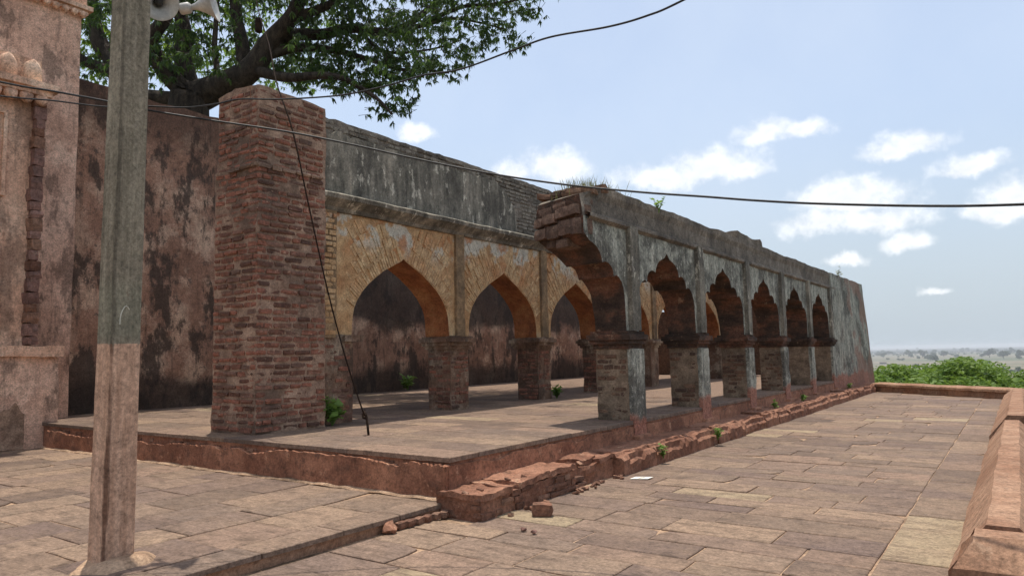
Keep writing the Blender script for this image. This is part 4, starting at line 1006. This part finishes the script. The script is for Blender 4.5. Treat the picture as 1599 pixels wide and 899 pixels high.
# ================================================================ loudspeakers
def horn(label, loc, aim, size):
    t_ = thing('horn_loudspeaker', label, 'loudspeaker', loc); q = aim.to_track_quat('Z', 'Y').to_matrix(); L = Vector(loc)
    def lathe(prof, n=28):
        g = G(); vs = [L + q @ Vector((r * math.cos(2 * math.pi * k / n), r * math.sin(2 * math.pi * k / n), z)) for (r, z) in prof for k in range(n)]
        g.add(vs, [(i * n + k, i * n + (k + 1) % n, (i + 1) * n + (k + 1) % n, (i + 1) * n + k) for i in range(len(prof) - 1) for k in range(n)]); return g
    s = size
    part('bell', lathe([(.05 * s, -.55 * s), (.09 * s, -.4 * s), (.17 * s, -.25 * s), (.29 * s, -.1 * s), (.42 * s, 0), (.435 * s, .015 * s), (.42 * s, .02 * s), (.27 * s, -.08 * s), (.15 * s, -.23 * s), (.06 * s, -.38 * s)]), MHORN, t_, True)
    part('throat', lathe([(.001, -.12 * s), (.07 * s, -.12 * s), (.1 * s, -.16 * s), (.095 * s, -.34 * s), (.03 * s, -.4 * s)]), MHORND, t_, True)
    part('driver', lathe([(.001, -.82 * s), (.12 * s, -.8 * s), (.135 * s, -.76 * s), (.135 * s, -.58 * s), (.09 * s, -.53 * s), (.05 * s, -.53 * s)]), MHORN, t_, True)
    return t_
h1 = at_d(249, 3, 7.3); h2 = at_d(333, 6, 7.3)
ht1 = horn('grey horn loudspeaker facing the camera beside the concrete pole', h1, (EYE - h1 + Vector((.9, 0.4, 0.3))).normalized(), 0.36)
ht2 = horn('grey horn loudspeaker seen from the side pointing right', h2, (R3 @ Vector((0.95, 0.22, -.12))).normalized(), 0.36)
g = G(); a = Vector(pole_pt(0, 0, 4.95, 1)); 
g.tube([a, at_d(255, 24, 7.62), at_d(300, 12, 7.5)], [.014] * 3, 6); g.tube([at_d(255, 24, 7.62), h1 - (EYE - h1 + Vector((.9, 0.4, 0.3))).normalized() * .24], [.012] * 2, 6)
g.tube([at_d(290, 14, 7.5), h2 - (R3 @ Vector((.16, 0.04, 0)))], [.012] * 2, 6)
part('bracket', g, MROD, pp)
# ================================================================ cables
def smooth(pts, n=10):
    out = []; P = [pts[0]] + pts + [pts[-1]]
    for i in range(1, len(P) - 2):
        for k in range(n):
            t_ = k / n; a, b, c_, d_ = P[i - 1], P[i], P[i + 1], P[i + 2]
            out.append(0.5 * ((2 * b) + (c_ - a) * t_ + (2 * a - 5 * b + 4 * c_ - d_) * t_ * t_ + (3 * b - a - 3 * c_ + d_) * t_ ** 3))
    out.append(pts[-1]); return out
def cable(name, label, pts, r, cat='cable'):
    p = smooth([at_d(*q) for q in pts]); g = G(); g.tube(p, [r] * len(p), 6)
    return link(name, g.mesh(name, MWIRE, True), None, label, cat)
cable('overhead_cable', 'black cable rising from the pole past the tree to the top of the sky', [(-260, 120, 8.5), (0, 150, 7.4), (80, 157, 7.0), (165, 167, 6.75), (228, 166, 6.7), (290, 168, 6.6), (335, 163, 6.5), (375, 155, 6.4), (440, 155, 6.2), (530, 149, 6.0), (600, 135, 5.8), (660, 118, 5.6), (720, 108, 5.4), (800, 79, 5.1), (860, 58, 4.9), (950, 42, 4.7), (1010, 25, 4.5), (1068, 0, 4.3), (1300, -120, 3.9)], 0.0065)
cable('overhead_cable', 'thin dark cable sagging across the arcade and the open sky to the right', [(-260, 70, 8.5), (0, 128, 7.4), (80, 142, 7.1), (165, 158, 6.8), (230, 172, 6.75), (330, 188, 6.7), (450, 206, 6.6), (560, 228, 6.5), (640, 246, 6.4), (760, 270, 6.2), (880, 288, 6.0), (1000, 300, 5.8), (1100, 307, 5.6), (1180, 313, 5.5), (1280, 318, 5.4), (1450, 321.5, 5.2), (1599, 319, 5.1), (1900, 305, 5.0)], 0.0085)
gw = thing('guy_wire', 'slack dark guy wire running down past the brick pier to an iron peg', 'wire', (-7.23, 6.84, ZP))
p = smooth([Vector((-7.30, 6.86, .84)), at_d(566, 640, 9.88), at_d(540, 560, 9.85), at_d(512, 455, 9.9), at_d(484, 330, 10.1), at_d(457, 205, 10.6), at_d(432, 130, 11.5), at_d(420, 70, 13.5), at_d(402, 10, 16.5), at_d(393, -60, 19)])
g = G(); g.tube(p, [0.011] * len(p), 6); part('wire', g, MROD, gw, True)
g = G(); g.tube([Vector((-7.21, 6.83, .5)), Vector((-7.25, 6.845, .68)), Vector((-7.29, 6.86, .80)), Vector((-7.34, 6.87, .88)), Vector((-7.365, 6.86, .84)), Vector((-7.34, 6.85, .79)), Vector((-7.29, 6.85, .785))], [.017] * 7, 7); part('peg', g, MROD, gw, True)
c = at_d(404, 40, 15.6); g = G(); g.tube([c + Vector((0, 0, -.13)), c + Vector((0, 0, .13))], [.07, .07], 10); part('insulator', g, MROD, gw)
g = G(); g.tube(smooth([Vector((-8.78, 6.02, 5.5)), Vector((-8.80, 6.05, 5.1)), Vector((-8.79, 6.03, 4.75)), Vector((-8.77, 6.02, 4.47))]), [.006] * 31, 5)
link('hanging_wire', g.mesh('hanging_wire', MBK), None, 'short rusty wire hanging down the head of the brick pier', 'wire')
# ================================================================ big tree behind the wall
bt = thing('big_tree', 'large dark spreading tree rising behind the compound wall', 'tree', (-18.5, 11.2, 0))
def sx(px): return 18.5 - (px - 300) * 0.0125
def L3(pts, ds=0): return smooth([at_s(x, y, sx(x) + d + ds) for (x, y, d) in pts], 6)
tips = []
def limb(g, pts, r0, r1, n=9):
    p = L3(pts); k = len(p); rr = [r0 + (r1 - r0) * (i / (k - 1)) ** 0.8 for i in range(k)]
    p = [q + nz3(q, .9, 2) * min(.12, r0 * .5) for q in p]
    g.tube(p, rr, n); return p
g = G(); F0 = at_s(295, 160, 18.5)
g.tube(smooth([Vector((F0.x - .3, F0.y + .3, -0.4)), Vector((F0.x - .2, F0.y + .1, 3)), Vector((F0.x, F0.y, 6.4)), F0, at_s(300, 140, 18.4)], 5), [0.75 - i * 0.015 for i in range(21)], 12)
part('trunk', g, MBARK, bt, True)
LIMBS = [([(295, 160, 0), (225, 148, .2), (165, 110, .4), (120, 85, .5), (40, 20, .4)], .24, .10),
         ([(295, 150, 0), (245, 95, -.3), (235, 60, -.5), (262, 20, -.8), (290, -60, -1)], .30, .13),
         ([(200, 130, .3), (160, 70, .8), (145, 20, 1), (130, -60, 1)], .30, .14),
         ([(300, 150, 0), (290, 100, .4), (284, 50, .6), (278, -10, .8), (270, -90, 1)], .30, .15),
         ([(300, 155, 0), (345, 135, -.2), (395, 105, -.4), (425, 65, -.5), (450, 25, -.7), (490, -40, -1)], .48, .16),
         ([(375, 118, -.2), (382, 80, 0), (372, 40, .2), (368, -10, .3), (362, -80, .5)], .24, .13),
         ([(338, 135, 0), (336, 80, .5), (337, 30, .7), (338, -30, .9)], .10, .06),
         ([(395, 110, -.4), (445, 122, -.9), (500, 118, -1.1), (545, 128, -1.2), (585, 150, -1.3), (612, 178, -1.4)], .17, .03),
         ([(420, 85, -.5), (470, 75, -.3), (530, 80, 0), (580, 95, .2), (640, 110, .3), (700, 112, .4)], .16, .03),
         ([(430, 60, -.5), (500, 52, .3), (560, 45, .6), (610, 52, .8), (650, 30, 1), (690, 0, 1.1), (740, -40, 1.3)], .2, .07),
         ([(605, 50, .8), (660, 42, .6), (700, 30, .5), (740, 34, .4), (790, 48, .3)], .11, .02),
         ([(660, 38, .6), (720, 12, .4), (780, 6, .2), (840, -10, 0)], .09, .02),
         ([(450, 30, -.7), (520, 5, -.5), (600, -30, 0), (700, -80, .5)], .16, .05),
         ([(560, 46, .6), (600, 80, .4), (660, 80, .3), (720, 62, .2)], .07, .02)]
for (pts, r0, r1) in LIMBS:
    g = G(); p = limb(g, pts, r0, r1); part('limb', g, MBARK, bt, True); tips += p[8:]
# twigs and leaves
RL = random.Random(4)
LIMS = [(100, 132), (160, 128), (235, 150), (300, 132), (420, 120), (470, 145), (520, 150), (575, 160), (610, 196), (635, 182), (650, 130), (700, 132), (735, 100), (770, 75), (805, 84), (835, 40), (862, 2)]
def low(px):
    for (a, b) in zip(LIMS, LIMS[1:]):
        if a[0] <= px <= b[0]: return a[1] + (b[1] - a[1]) * (px - a[0]) / (b[0] - a[0])
    return -60
g = G(); gt = G()
def leaf(g, p, d, L, w):
    d = d.normalized(); s_ = d.cross(Vector((RL.uniform(-1, 1), RL.uniform(-1, 1), RL.uniform(-1, 1))))
    if s_.length < .05: s_ = d.cross(Vector((1, 0, 0)))
    s_.normalize(); k = Vector((0, 0, -1)) * L * .15
    g.add([p, p + d * L * .45 + s_ * w, p + d * L + k, p + d * L * .45 - s_ * w], [(0, 1, 2), (0, 2, 3)])
def spray(c, r, n):
    for _ in range(n):
        o = Vector((RL.gauss(0, 1), RL.gauss(0, 1), RL.gauss(0, .8))) * r * .55
        q = c + o; m_ = RL.randint(9, 13); ax = Vector((RL.uniform(-1, 1), RL.uniform(-1, 1), RL.uniform(-.9, .4)))
        gt.tube([q - ax * .28, q], [.008, .004], 4, cap=False)
        for i in range(m_):
            dd = ax * .4 + Vector((RL.uniform(-.8, .8), RL.uniform(-.8, .8), RL.uniform(-1.4, -.1)))
            leaf(g, q - ax * .12 * RL.random(), dd, RL.uniform(.09, .22), RL.uniform(.016, .03))
cnt = 0
while cnt < 900:
    px = RL.uniform(90, 862); py = RL.uniform(-230, 195); lim = low(px)
    if py > lim - 18: continue
    if px < 440:                      # open, airy inside
        if RL.random() < (.62 if py > -10 else .55): continue
    if px > 700 and py > 0 and RL.random() < .25: continue
    if px > 440 and 5 < py < 60 and RL.random() < .25: continue
    c = at_s(px, py, sx(px) + RL.gauss(0, 1.1)); spray(c, RL.uniform(.25, .55), RL.randint(6, 11)); cnt += 1
for (px, lim) in LIMS[4:]:                       # hanging fringe along the lower edge
    for _ in range(5): spray(at_s(px + RL.uniform(-14, 14), lim - 16 + RL.uniform(-10, 4), sx(px) + RL.gauss(0, .4)), .3, 5)
for i in range(45):                               # crown above and behind, casting the dappled shade
    a = RL.uniform(0, 6.283); r = 7.5 * math.sqrt(RL.random()); c = Vector((-17 + r * math.cos(a), 12 + r * math.sin(a), RL.uniform(12.5, 17))); spray(c, 1.0, 9)
gd = g; g = G()
for i in range(240):                               # depth of the crown between the limbs, sunlight put into its leaf colour
    px = RL.uniform(100, 520); py = RL.uniform(-30, 125); spray(at_s(px, py, 21.5 + RL.uniform(0, 4)), .75, 8)
part('crown', gd, MLEAF, bt, kind='stuff', fix=False); part('inner_crown', g, MLEAFB, bt, kind='stuff', label='leaves seen between the limbs, sunlight put into their brighter colour', fix=False); part('twigs', gt, MBARK, bt, kind='stuff', fix=False)
# ================================================================ smaller trees on the slope and the plain
def crown_mesh(name, mat, n, rx, rz, leafsize, seed, lobes=9, lr=(.3, .55)):
    rr = random.Random(seed); g = G(); L = []
    for _ in range(lobes):
        a = rr.uniform(0, 6.283); k = rr.uniform(.1, .75); L.append((Vector((math.cos(a) * rx * k, math.sin(a) * rx * k, rz * rr.uniform(-.35, .6))), rr.uniform(*lr)))
    for i in range(n):
        c, s = rr.choice(L); d = Vector((rr.gauss(0, 1), rr.gauss(0, 1), rr.gauss(0, 1))).normalized() * (rr.random() ** .35)
        p = c + Vector((d.x * rx * s, d.y * rx * s, d.z * rz * s)); u = Vector((rr.uniform(-1, 1), rr.uniform(-1, 1), rr.uniform(-.7, .7))).normalized(); v = u.cross(Vector((rr.uniform(-1, 1), rr.uniform(-1, 1), rr.uniform(-1, 1)))).normalized()
        l = leafsize * rr.uniform(.6, 1.3); w = l * .42
        g.add([p - u * l, p + v * w, p + u * l, p - v * w], [(0, 1, 2, 3)])
    return g.mesh(name, mat, fix=False)
def trunk_mesh(h, r, seed, mat=MBARK):
    rr = random.Random(seed); g = G(); top = Vector((0, 0, h))
    g.tube([Vector((0, 0, -.5)), Vector((.1, .05, h * .4)), Vector((0, .1, h * .75))], [r, r * .8, r * .6], 8)
    for _ in range(4):
        a = rr.uniform(0, 6.28); g.tube([Vector((0, .1, h * .7)), Vector((math.cos(a) * h * .14, math.sin(a) * h * .14, h * .88)), Vector((math.cos(a) * h * .3, math.sin(a) * h * .3, h * 1.08))], [r * .5, r * .35, r * .12], 6)
    return g.mesh('trunk', mat, True)
cmv = [crown_mesh('crown', MLEAF2, 30000, 3.3, 3.3, .10, 100 + i, 24, (.16, .36)) for i in range(3)]; tmv = [trunk_mesh(6.0, .17, i) for i in range(3)]
SLOPE = [(1375, 577, 44, 'leftmost bright green tree top, just past the end of the arcade'), (1405, 584, 50, 'bright green tree top just left of the middle, over the far parapet'), (1440, 583, 43, 'bright green tree top in the middle, above the far parapet'),
         (1478, 571, 46, 'tallest bright green tree top over the far parapet'), (1512, 572, 52, 'bright green tree top right of the tallest one, behind the far parapet'), (1550, 582, 45, 'bright green tree top above the far right terrace corner'),
         (1590, 594, 42, 'rightmost bright green tree top beyond the terrace parapet')]
for i, (px, py, d, lab) in enumerate(SLOPE):
    top = at_d(px, py, d); gz = HZ(top.x, top.y); k = RND.uniform(.95, 1.15)
    t_ = thing('slope_tree', lab, 'tree', (top.x, top.y, gz), 'green trees on the slope below the terrace'); t_.rotation_euler = (0, 0, i * 1.3)
    H = top.z - gz - (2.3, 2.7, 2.4, 2.1, 2.5, 2.4, 2.6)[i] * k
    a = bpy.data.objects.new('crown', cmv[i % 3]); COL.objects.link(a); a.parent = t_; a.location = (0, 0, H); a.scale = (k * 1.45, k * 1.45, k)
    b = bpy.data.objects.new('trunk', tmv[i % 3]); COL.objects.link(b); b.parent = t_; b.scale = (1, 1, H / 6.0)
for i, (x, y, dz) in enumerate([(4, 34, -2.2), (6, 26, -2.6), (5.5, 18, -2.4), (-2, 60, -3), (-12, 62, -2), (-9, 52, -1.6), (3, 52, -3)]):
    gz = HZ(x, y); t_ = thing('slope_tree', 'green tree low on the slope, hidden behind nearer crowns', 'tree', (x, y, gz), 'lower slope trees'); H = max(2.5, dz - gz - 1.9)
    a = bpy.data.objects.new('crown', cmv[i % 3]); COL.objects.link(a); a.parent = t_; a.location = (0, 0, H); a.rotation_euler = (0, 0, i)
    b = bpy.data.objects.new('trunk', tmv[i % 3]); COL.objects.link(b); b.parent = t_; b.scale = (1, 1, H / 6.0)
fcm = [crown_mesh('crown', MLEAF3, 700, 4.5, 3.6, .75, 200 + i, 9) for i in range(3)]; ftm = trunk_mesh(4.0, .25, 9)
def plain_pt(px, py):
    r = ray(px, py); z0 = -55.5; return EYE + r * ((z0 - EYE.z) / r.z)
RT = random.Random(77)
FTL = {0: 'leftmost crown of the dark tree clump on the plain just above the green slope', 2: 'biggest crown of the dark tree clump on the plain just above the green slope', 5: 'broad dark tree on the plain behind the dark clump, in the middle of the fields',
       10: 'lone upright dark tree far right on the plain', 7: 'small dark tree on the far fields nearest the end of the arcade', 19: 'hazy tree far off near the horizon above the right part of the slope trees'}
FT = [(1399, 579, 1.4), (1416, 577, 1.5), (1431, 578, 1.6), (1446, 578, 1.2), (1453, 563, 1.5), (1461, 566, 1.8), (1448, 562, 1.3), (1383, 553, 1.6), (1428, 554, 1.5), (1541, 571, 1.3), (1566, 558, 1.8), (1552, 580, 1.2), (1566, 581, 1.4), (1592, 582, 1.5), (1580, 583, 1.2), (1503, 569, 1.3), (1518, 566, 1.3), (1482, 570, 1.2), (1592, 561, 1.2), (1511, 548, 2.0), (1386, 562, .8), (1404, 563, .8), (1410, 563, .7), (1435, 561, .8)]
for k in range(46): FT.append((RT.uniform(1345, 1640), RT.uniform(546, 560) - (RT.uniform(1345, 1640) - 1480) * 0.01, RT.uniform(.8, 2.2)))
for i, (px, py, s) in enumerate(FT):
    P = plain_pt(px, py); s *= min(2.6, max(1.0, (P - EYE).length / 1500))
    t_ = thing('plain_tree', FTL.get(i, 'small dark bushy tree standing on the far hazy plain'), 'tree', (P.x, P.y, HZ(P.x, P.y)), 'scattered trees on the far plain'); t_.rotation_euler = (0, 0, RT.uniform(0, 6)); t_.scale = (s * RT.uniform(.9, 1.3), s, s * RT.uniform(.8, 1.1))
    a = bpy.data.objects.new('crown', fcm[i % 3]); COL.objects.link(a); a.parent = t_; a.location = (0, 0, 4.2)
    b = bpy.data.objects.new('trunk', ftm); COL.objects.link(b); b.parent = t_
# far belt of woodland: reads as one mass
g = G(); RW = random.Random(5)
for i in range(9000):
    px = RW.uniform(1300, 1700); py = 541.2 + abs(RW.gauss(0, 3.4)) + (1599 - px) * 0.0204; r = ray(px, py)
    if r.z > -0.0026: continue
    P = EYE + r * ((-55.5 - EYE.z) / r.z); w = RW.uniform(5, 14); h = RW.uniform(5, 9); z = HZ(P.x, P.y); a = RW.uniform(0, 3.14); ux, uy = math.cos(a) * w, math.sin(a) * w
    g.add([(P.x - ux, P.y - uy, z - 1), (P.x + ux, P.y + uy, z - 1), (P.x + uy * .3, P.y - ux * .3, z - 1), (P.x + ux * .5, P.y + uy * .5, z + h * .8), (P.x - ux * .4, P.y - uy * .4, z + h), (P.x + uy * .2, P.y - ux * .2, z + h * .5)], [(0, 1, 3, 4), (1, 2, 5, 3), (2, 0, 4, 5), (3, 5, 4)])
o = link('woodland', g.mesh('woodland', MLEAF3, fix=False), None, 'hazy belts of trees across the distant plain below the horizon', 'woodland', kind='stuff')
# far buildings
def hut(label, px, py, w, d, h, wall, roof):
    P = plain_pt(px, py); z = HZ(P.x, P.y); t_ = thing('farm_building', label, 'building', (P.x, P.y, z)); t_.rotation_euler = (0, 0, .5)
    g = G(); g.box(-w / 2, w / 2, -d / 2, d / 2, -1, h); o = link('wall', g.mesh('wall', wall), t_)
    g = G(); g.prism([(-d / 2 - .6, h - .1), (d / 2 + .6, h - .1), (0, h + d * .22)], 'x', -w / 2 - .6, w / 2 + .6); link('roof', g.mesh('roof', roof), t_)
    for q in (-.3, 0, .3):
        g = G(); g.box(w * q - .8, w * q + .8, -d / 2 - .05, -d / 2 + .2, .2, h * .7); link('door', g.mesh('door', MROOF), t_)
hut('long dark-roofed shed on the plain left of the dark trees', 1379, 568, 20, 9, 5, MROOF, MROOF)
hut('small pale building in front of the dark tree clump on the plain', 1434, 582, 8, 6, 5, MCREAM, MCREAM)
# ================================================================ weeds, debris
def weed(name, label, loc, h, n, seed, leafw=.05, mat=MWEED, cat='plant', parent=None):
    rr = random.Random(seed); t_ = thing(name, label, cat, loc); g = G(); gs = G(); L = Vector(loc)
    for _ in range(n):
        a = rr.uniform(0, 6.28); top = L + Vector((math.cos(a) * h * .45 * rr.random(), math.sin(a) * h * .45 * rr.random(), h * rr.uniform(.5, 1)))
        gs.tube([L, (L + top) / 2 + Vector((0, 0, .02)), top], [.006, .004, .003], 5)
        for k in range(5):
            p = L + (top - L) * rr.uniform(.35, 1); d = Vector((rr.uniform(-1, 1), rr.uniform(-1, 1), rr.uniform(-.3, .6))).normalized(); l = leafw * rr.uniform(1.2, 2.2); s_ = d.cross(Vector((rr.uniform(-.4, .4), rr.uniform(-.4, .4), 1))).normalized() * l * .42
            g.add([p, p + d * l * .4 + s_, p + d * l, p + d * l * .4 - s_], [(0, 1, 2, 3)])
    part('leaves', g, mat, t_, fix=False); part('stems', gs, mat, t_)
    return t_
weed('weed', 'bright leafy weed at the foot of the brick pier', (-8.78, 7.55, ZP), .5, 20, 1, .085)
weed('weed', 'small green weed at the foot of an inner arcade pier', (-8.93, 14.42, ZP), .32, 16, 2, .06)
weed('weed', 'dark green weed at the foot of the compound wall seen through the first arch', (-15.5, 16.3, ZP), .5, 16, 3, .1)
weed('weed', 'tiny weed growing from the kerb face nearest the first arcade pier', (-4.27, 9.75, .08), .2, 7, 4, .035)
weed('weed', 'weed tuft on the kerb edge below the second arcade pier', (-4.26, 12.0, .1), .22, 10, 5, .04)
weed('weed', 'green seedling sprouting from the wall head above the first full arch', (-4.93, 11.45, 3.98), .3, 6, 6, .05)
for k, (y, lab) in enumerate(((16.6, 'low weeds at the foot of the third arcade pilaster'), (19.2, 'low weeds at the foot of the fourth arcade pilaster'), (25.3, 'low weeds at the foot of the last arcade pilaster'))): weed('weed', lab, (-4.55, y, .27), .2, 12, 10 + k, .04)
weed('weed', 'sparse dry sprig on the top of the far end of the arcade', (-5.1, 27.6, 4.1), .4, 6, 20, .05, MGRASS)
g = G(); rr = random.Random(6)
for i in range(420):
    x = rr.gauss(-5.35, .16); y = rr.gauss(9.75, .28); z = ztop_f(y) - .06; h = rr.uniform(.12, .34); dx, dy = rr.uniform(-.1, .1), rr.uniform(-.1, .1); w = .005
    g.add([(x - w, y, z), (x + w, y, z), (x + dx * .5, y + dy * .5, z + h * .6), (x + dx, y + dy, z + h)], [(0, 1, 2), (0, 2, 3)])
link('grass_tuft', g.mesh('grass_tuft', MGRASS, fix=False), None, 'dry grass tuft growing on the broken wall head', 'grass', kind='stuff')
def pebble_mesh(mat, seed):
    b = bmesh.new(); bmesh.ops.create_icosphere(b, subdivisions=2, radius=.55)
    for v in b.verts: v.co += nz3(v.co, 1.6, seed) * .3 + nz3(v.co, 4, seed) * .12
    m = bpy.data.meshes.new('pebble'); b.to_mesh(m); b.free(); m.materials.append(mat); return m
def stone(name, label, loc, sc, rz, mat, cat, group=None):
    o = link(name, pebble_mesh(mat, loc[1]) if name in ('pebble', 'rubble_lump') else brick_mesh(mat), None, label, cat, group); o.location = loc; o.scale = sc; o.rotation_euler = (.03, .02, rz); return o
stone('loose_brick', 'loose broken red brick lying on the terrace near the kerb', (-3.98, 6.10, .065), (.2, .13, .12), .5, MBK, 'brick')
stone('pebble', 'left one of two tiny stones on the terrace before the loose brick', (-3.80, 5.50, .02), (.06, .045, .035), .2, MBP, 'stone')
stone('pebble', 'right one of two tiny stones on the terrace before the loose brick', (-3.66, 5.46, .02), (.05, .045, .04), 1.2, MBP, 'stone')
stone('rubble_lump', 'rounded lump of rubble wedged under the court edge', (-4.83, 4.83, .04), (.11, .15, .1), .4, MKB, 'stone')
for k in range(6): stone('rubble_brick', 'small brick bit in the row under the court edge', (-4.84 + .01 * k, 4.98 + .115 * k, .035), (.075, .115, .06), .1 * k, MBK, 'brick', 'brick bits under the court edge')
g = G(); vs = []
for (w, h) in ((.11, .085), (.035, .035)): vs += [(-4.03 + sx_ * w, 8.50 + sy_ * h + sx_ * .03, .012 + .004 * sx_) for sx_, sy_ in ((-1, -1), (1, -1), (1, 1), (-1, 1))]
vs2 = [(a, b, c - .003) for a, b, c in vs]
g.add(vs + vs2, [(i, (i + 1) % 4, 4 + (i + 1) % 4, 4 + i) for i in range(4)] + [(8 + i, 12 + i, 12 + (i + 1) % 4, 8 + (i + 1) % 4) for i in range(4)] + [(i, 8 + i, 8 + (i + 1) % 4, (i + 1) % 4) for i in range(4)])
link('paper_scrap', g.mesh('paper_scrap', MPAPER), None, 'white paper scrap with a hole lying on the terrace', 'litter')
# ================================================================ haze
g = G(); g.box(-26500, 26500, -26500, 26500, -58.5, 24)
hm = bpy.data.materials.new('haze_air'); hm.use_nodes = True; hn = hm.node_tree
for n in list(hn.nodes): hn.nodes.remove(n)
ho = hn.nodes.new('ShaderNodeOutputMaterial'); hv = hn.nodes.new('ShaderNodeVolumePrincipled'); hv.inputs['Density'].default_value = 1.1e-4; hv.inputs['Color'].default_value = (0.94, 0.97, 1.0, 1); hv.inputs['Anisotropy'].default_value = 0.0
hn.links.new(hv.outputs[0], ho.inputs['Volume'])
link('haze', g.mesh('haze', hm), None, 'pale summer haze over the plain', 'haze', kind='stuff')
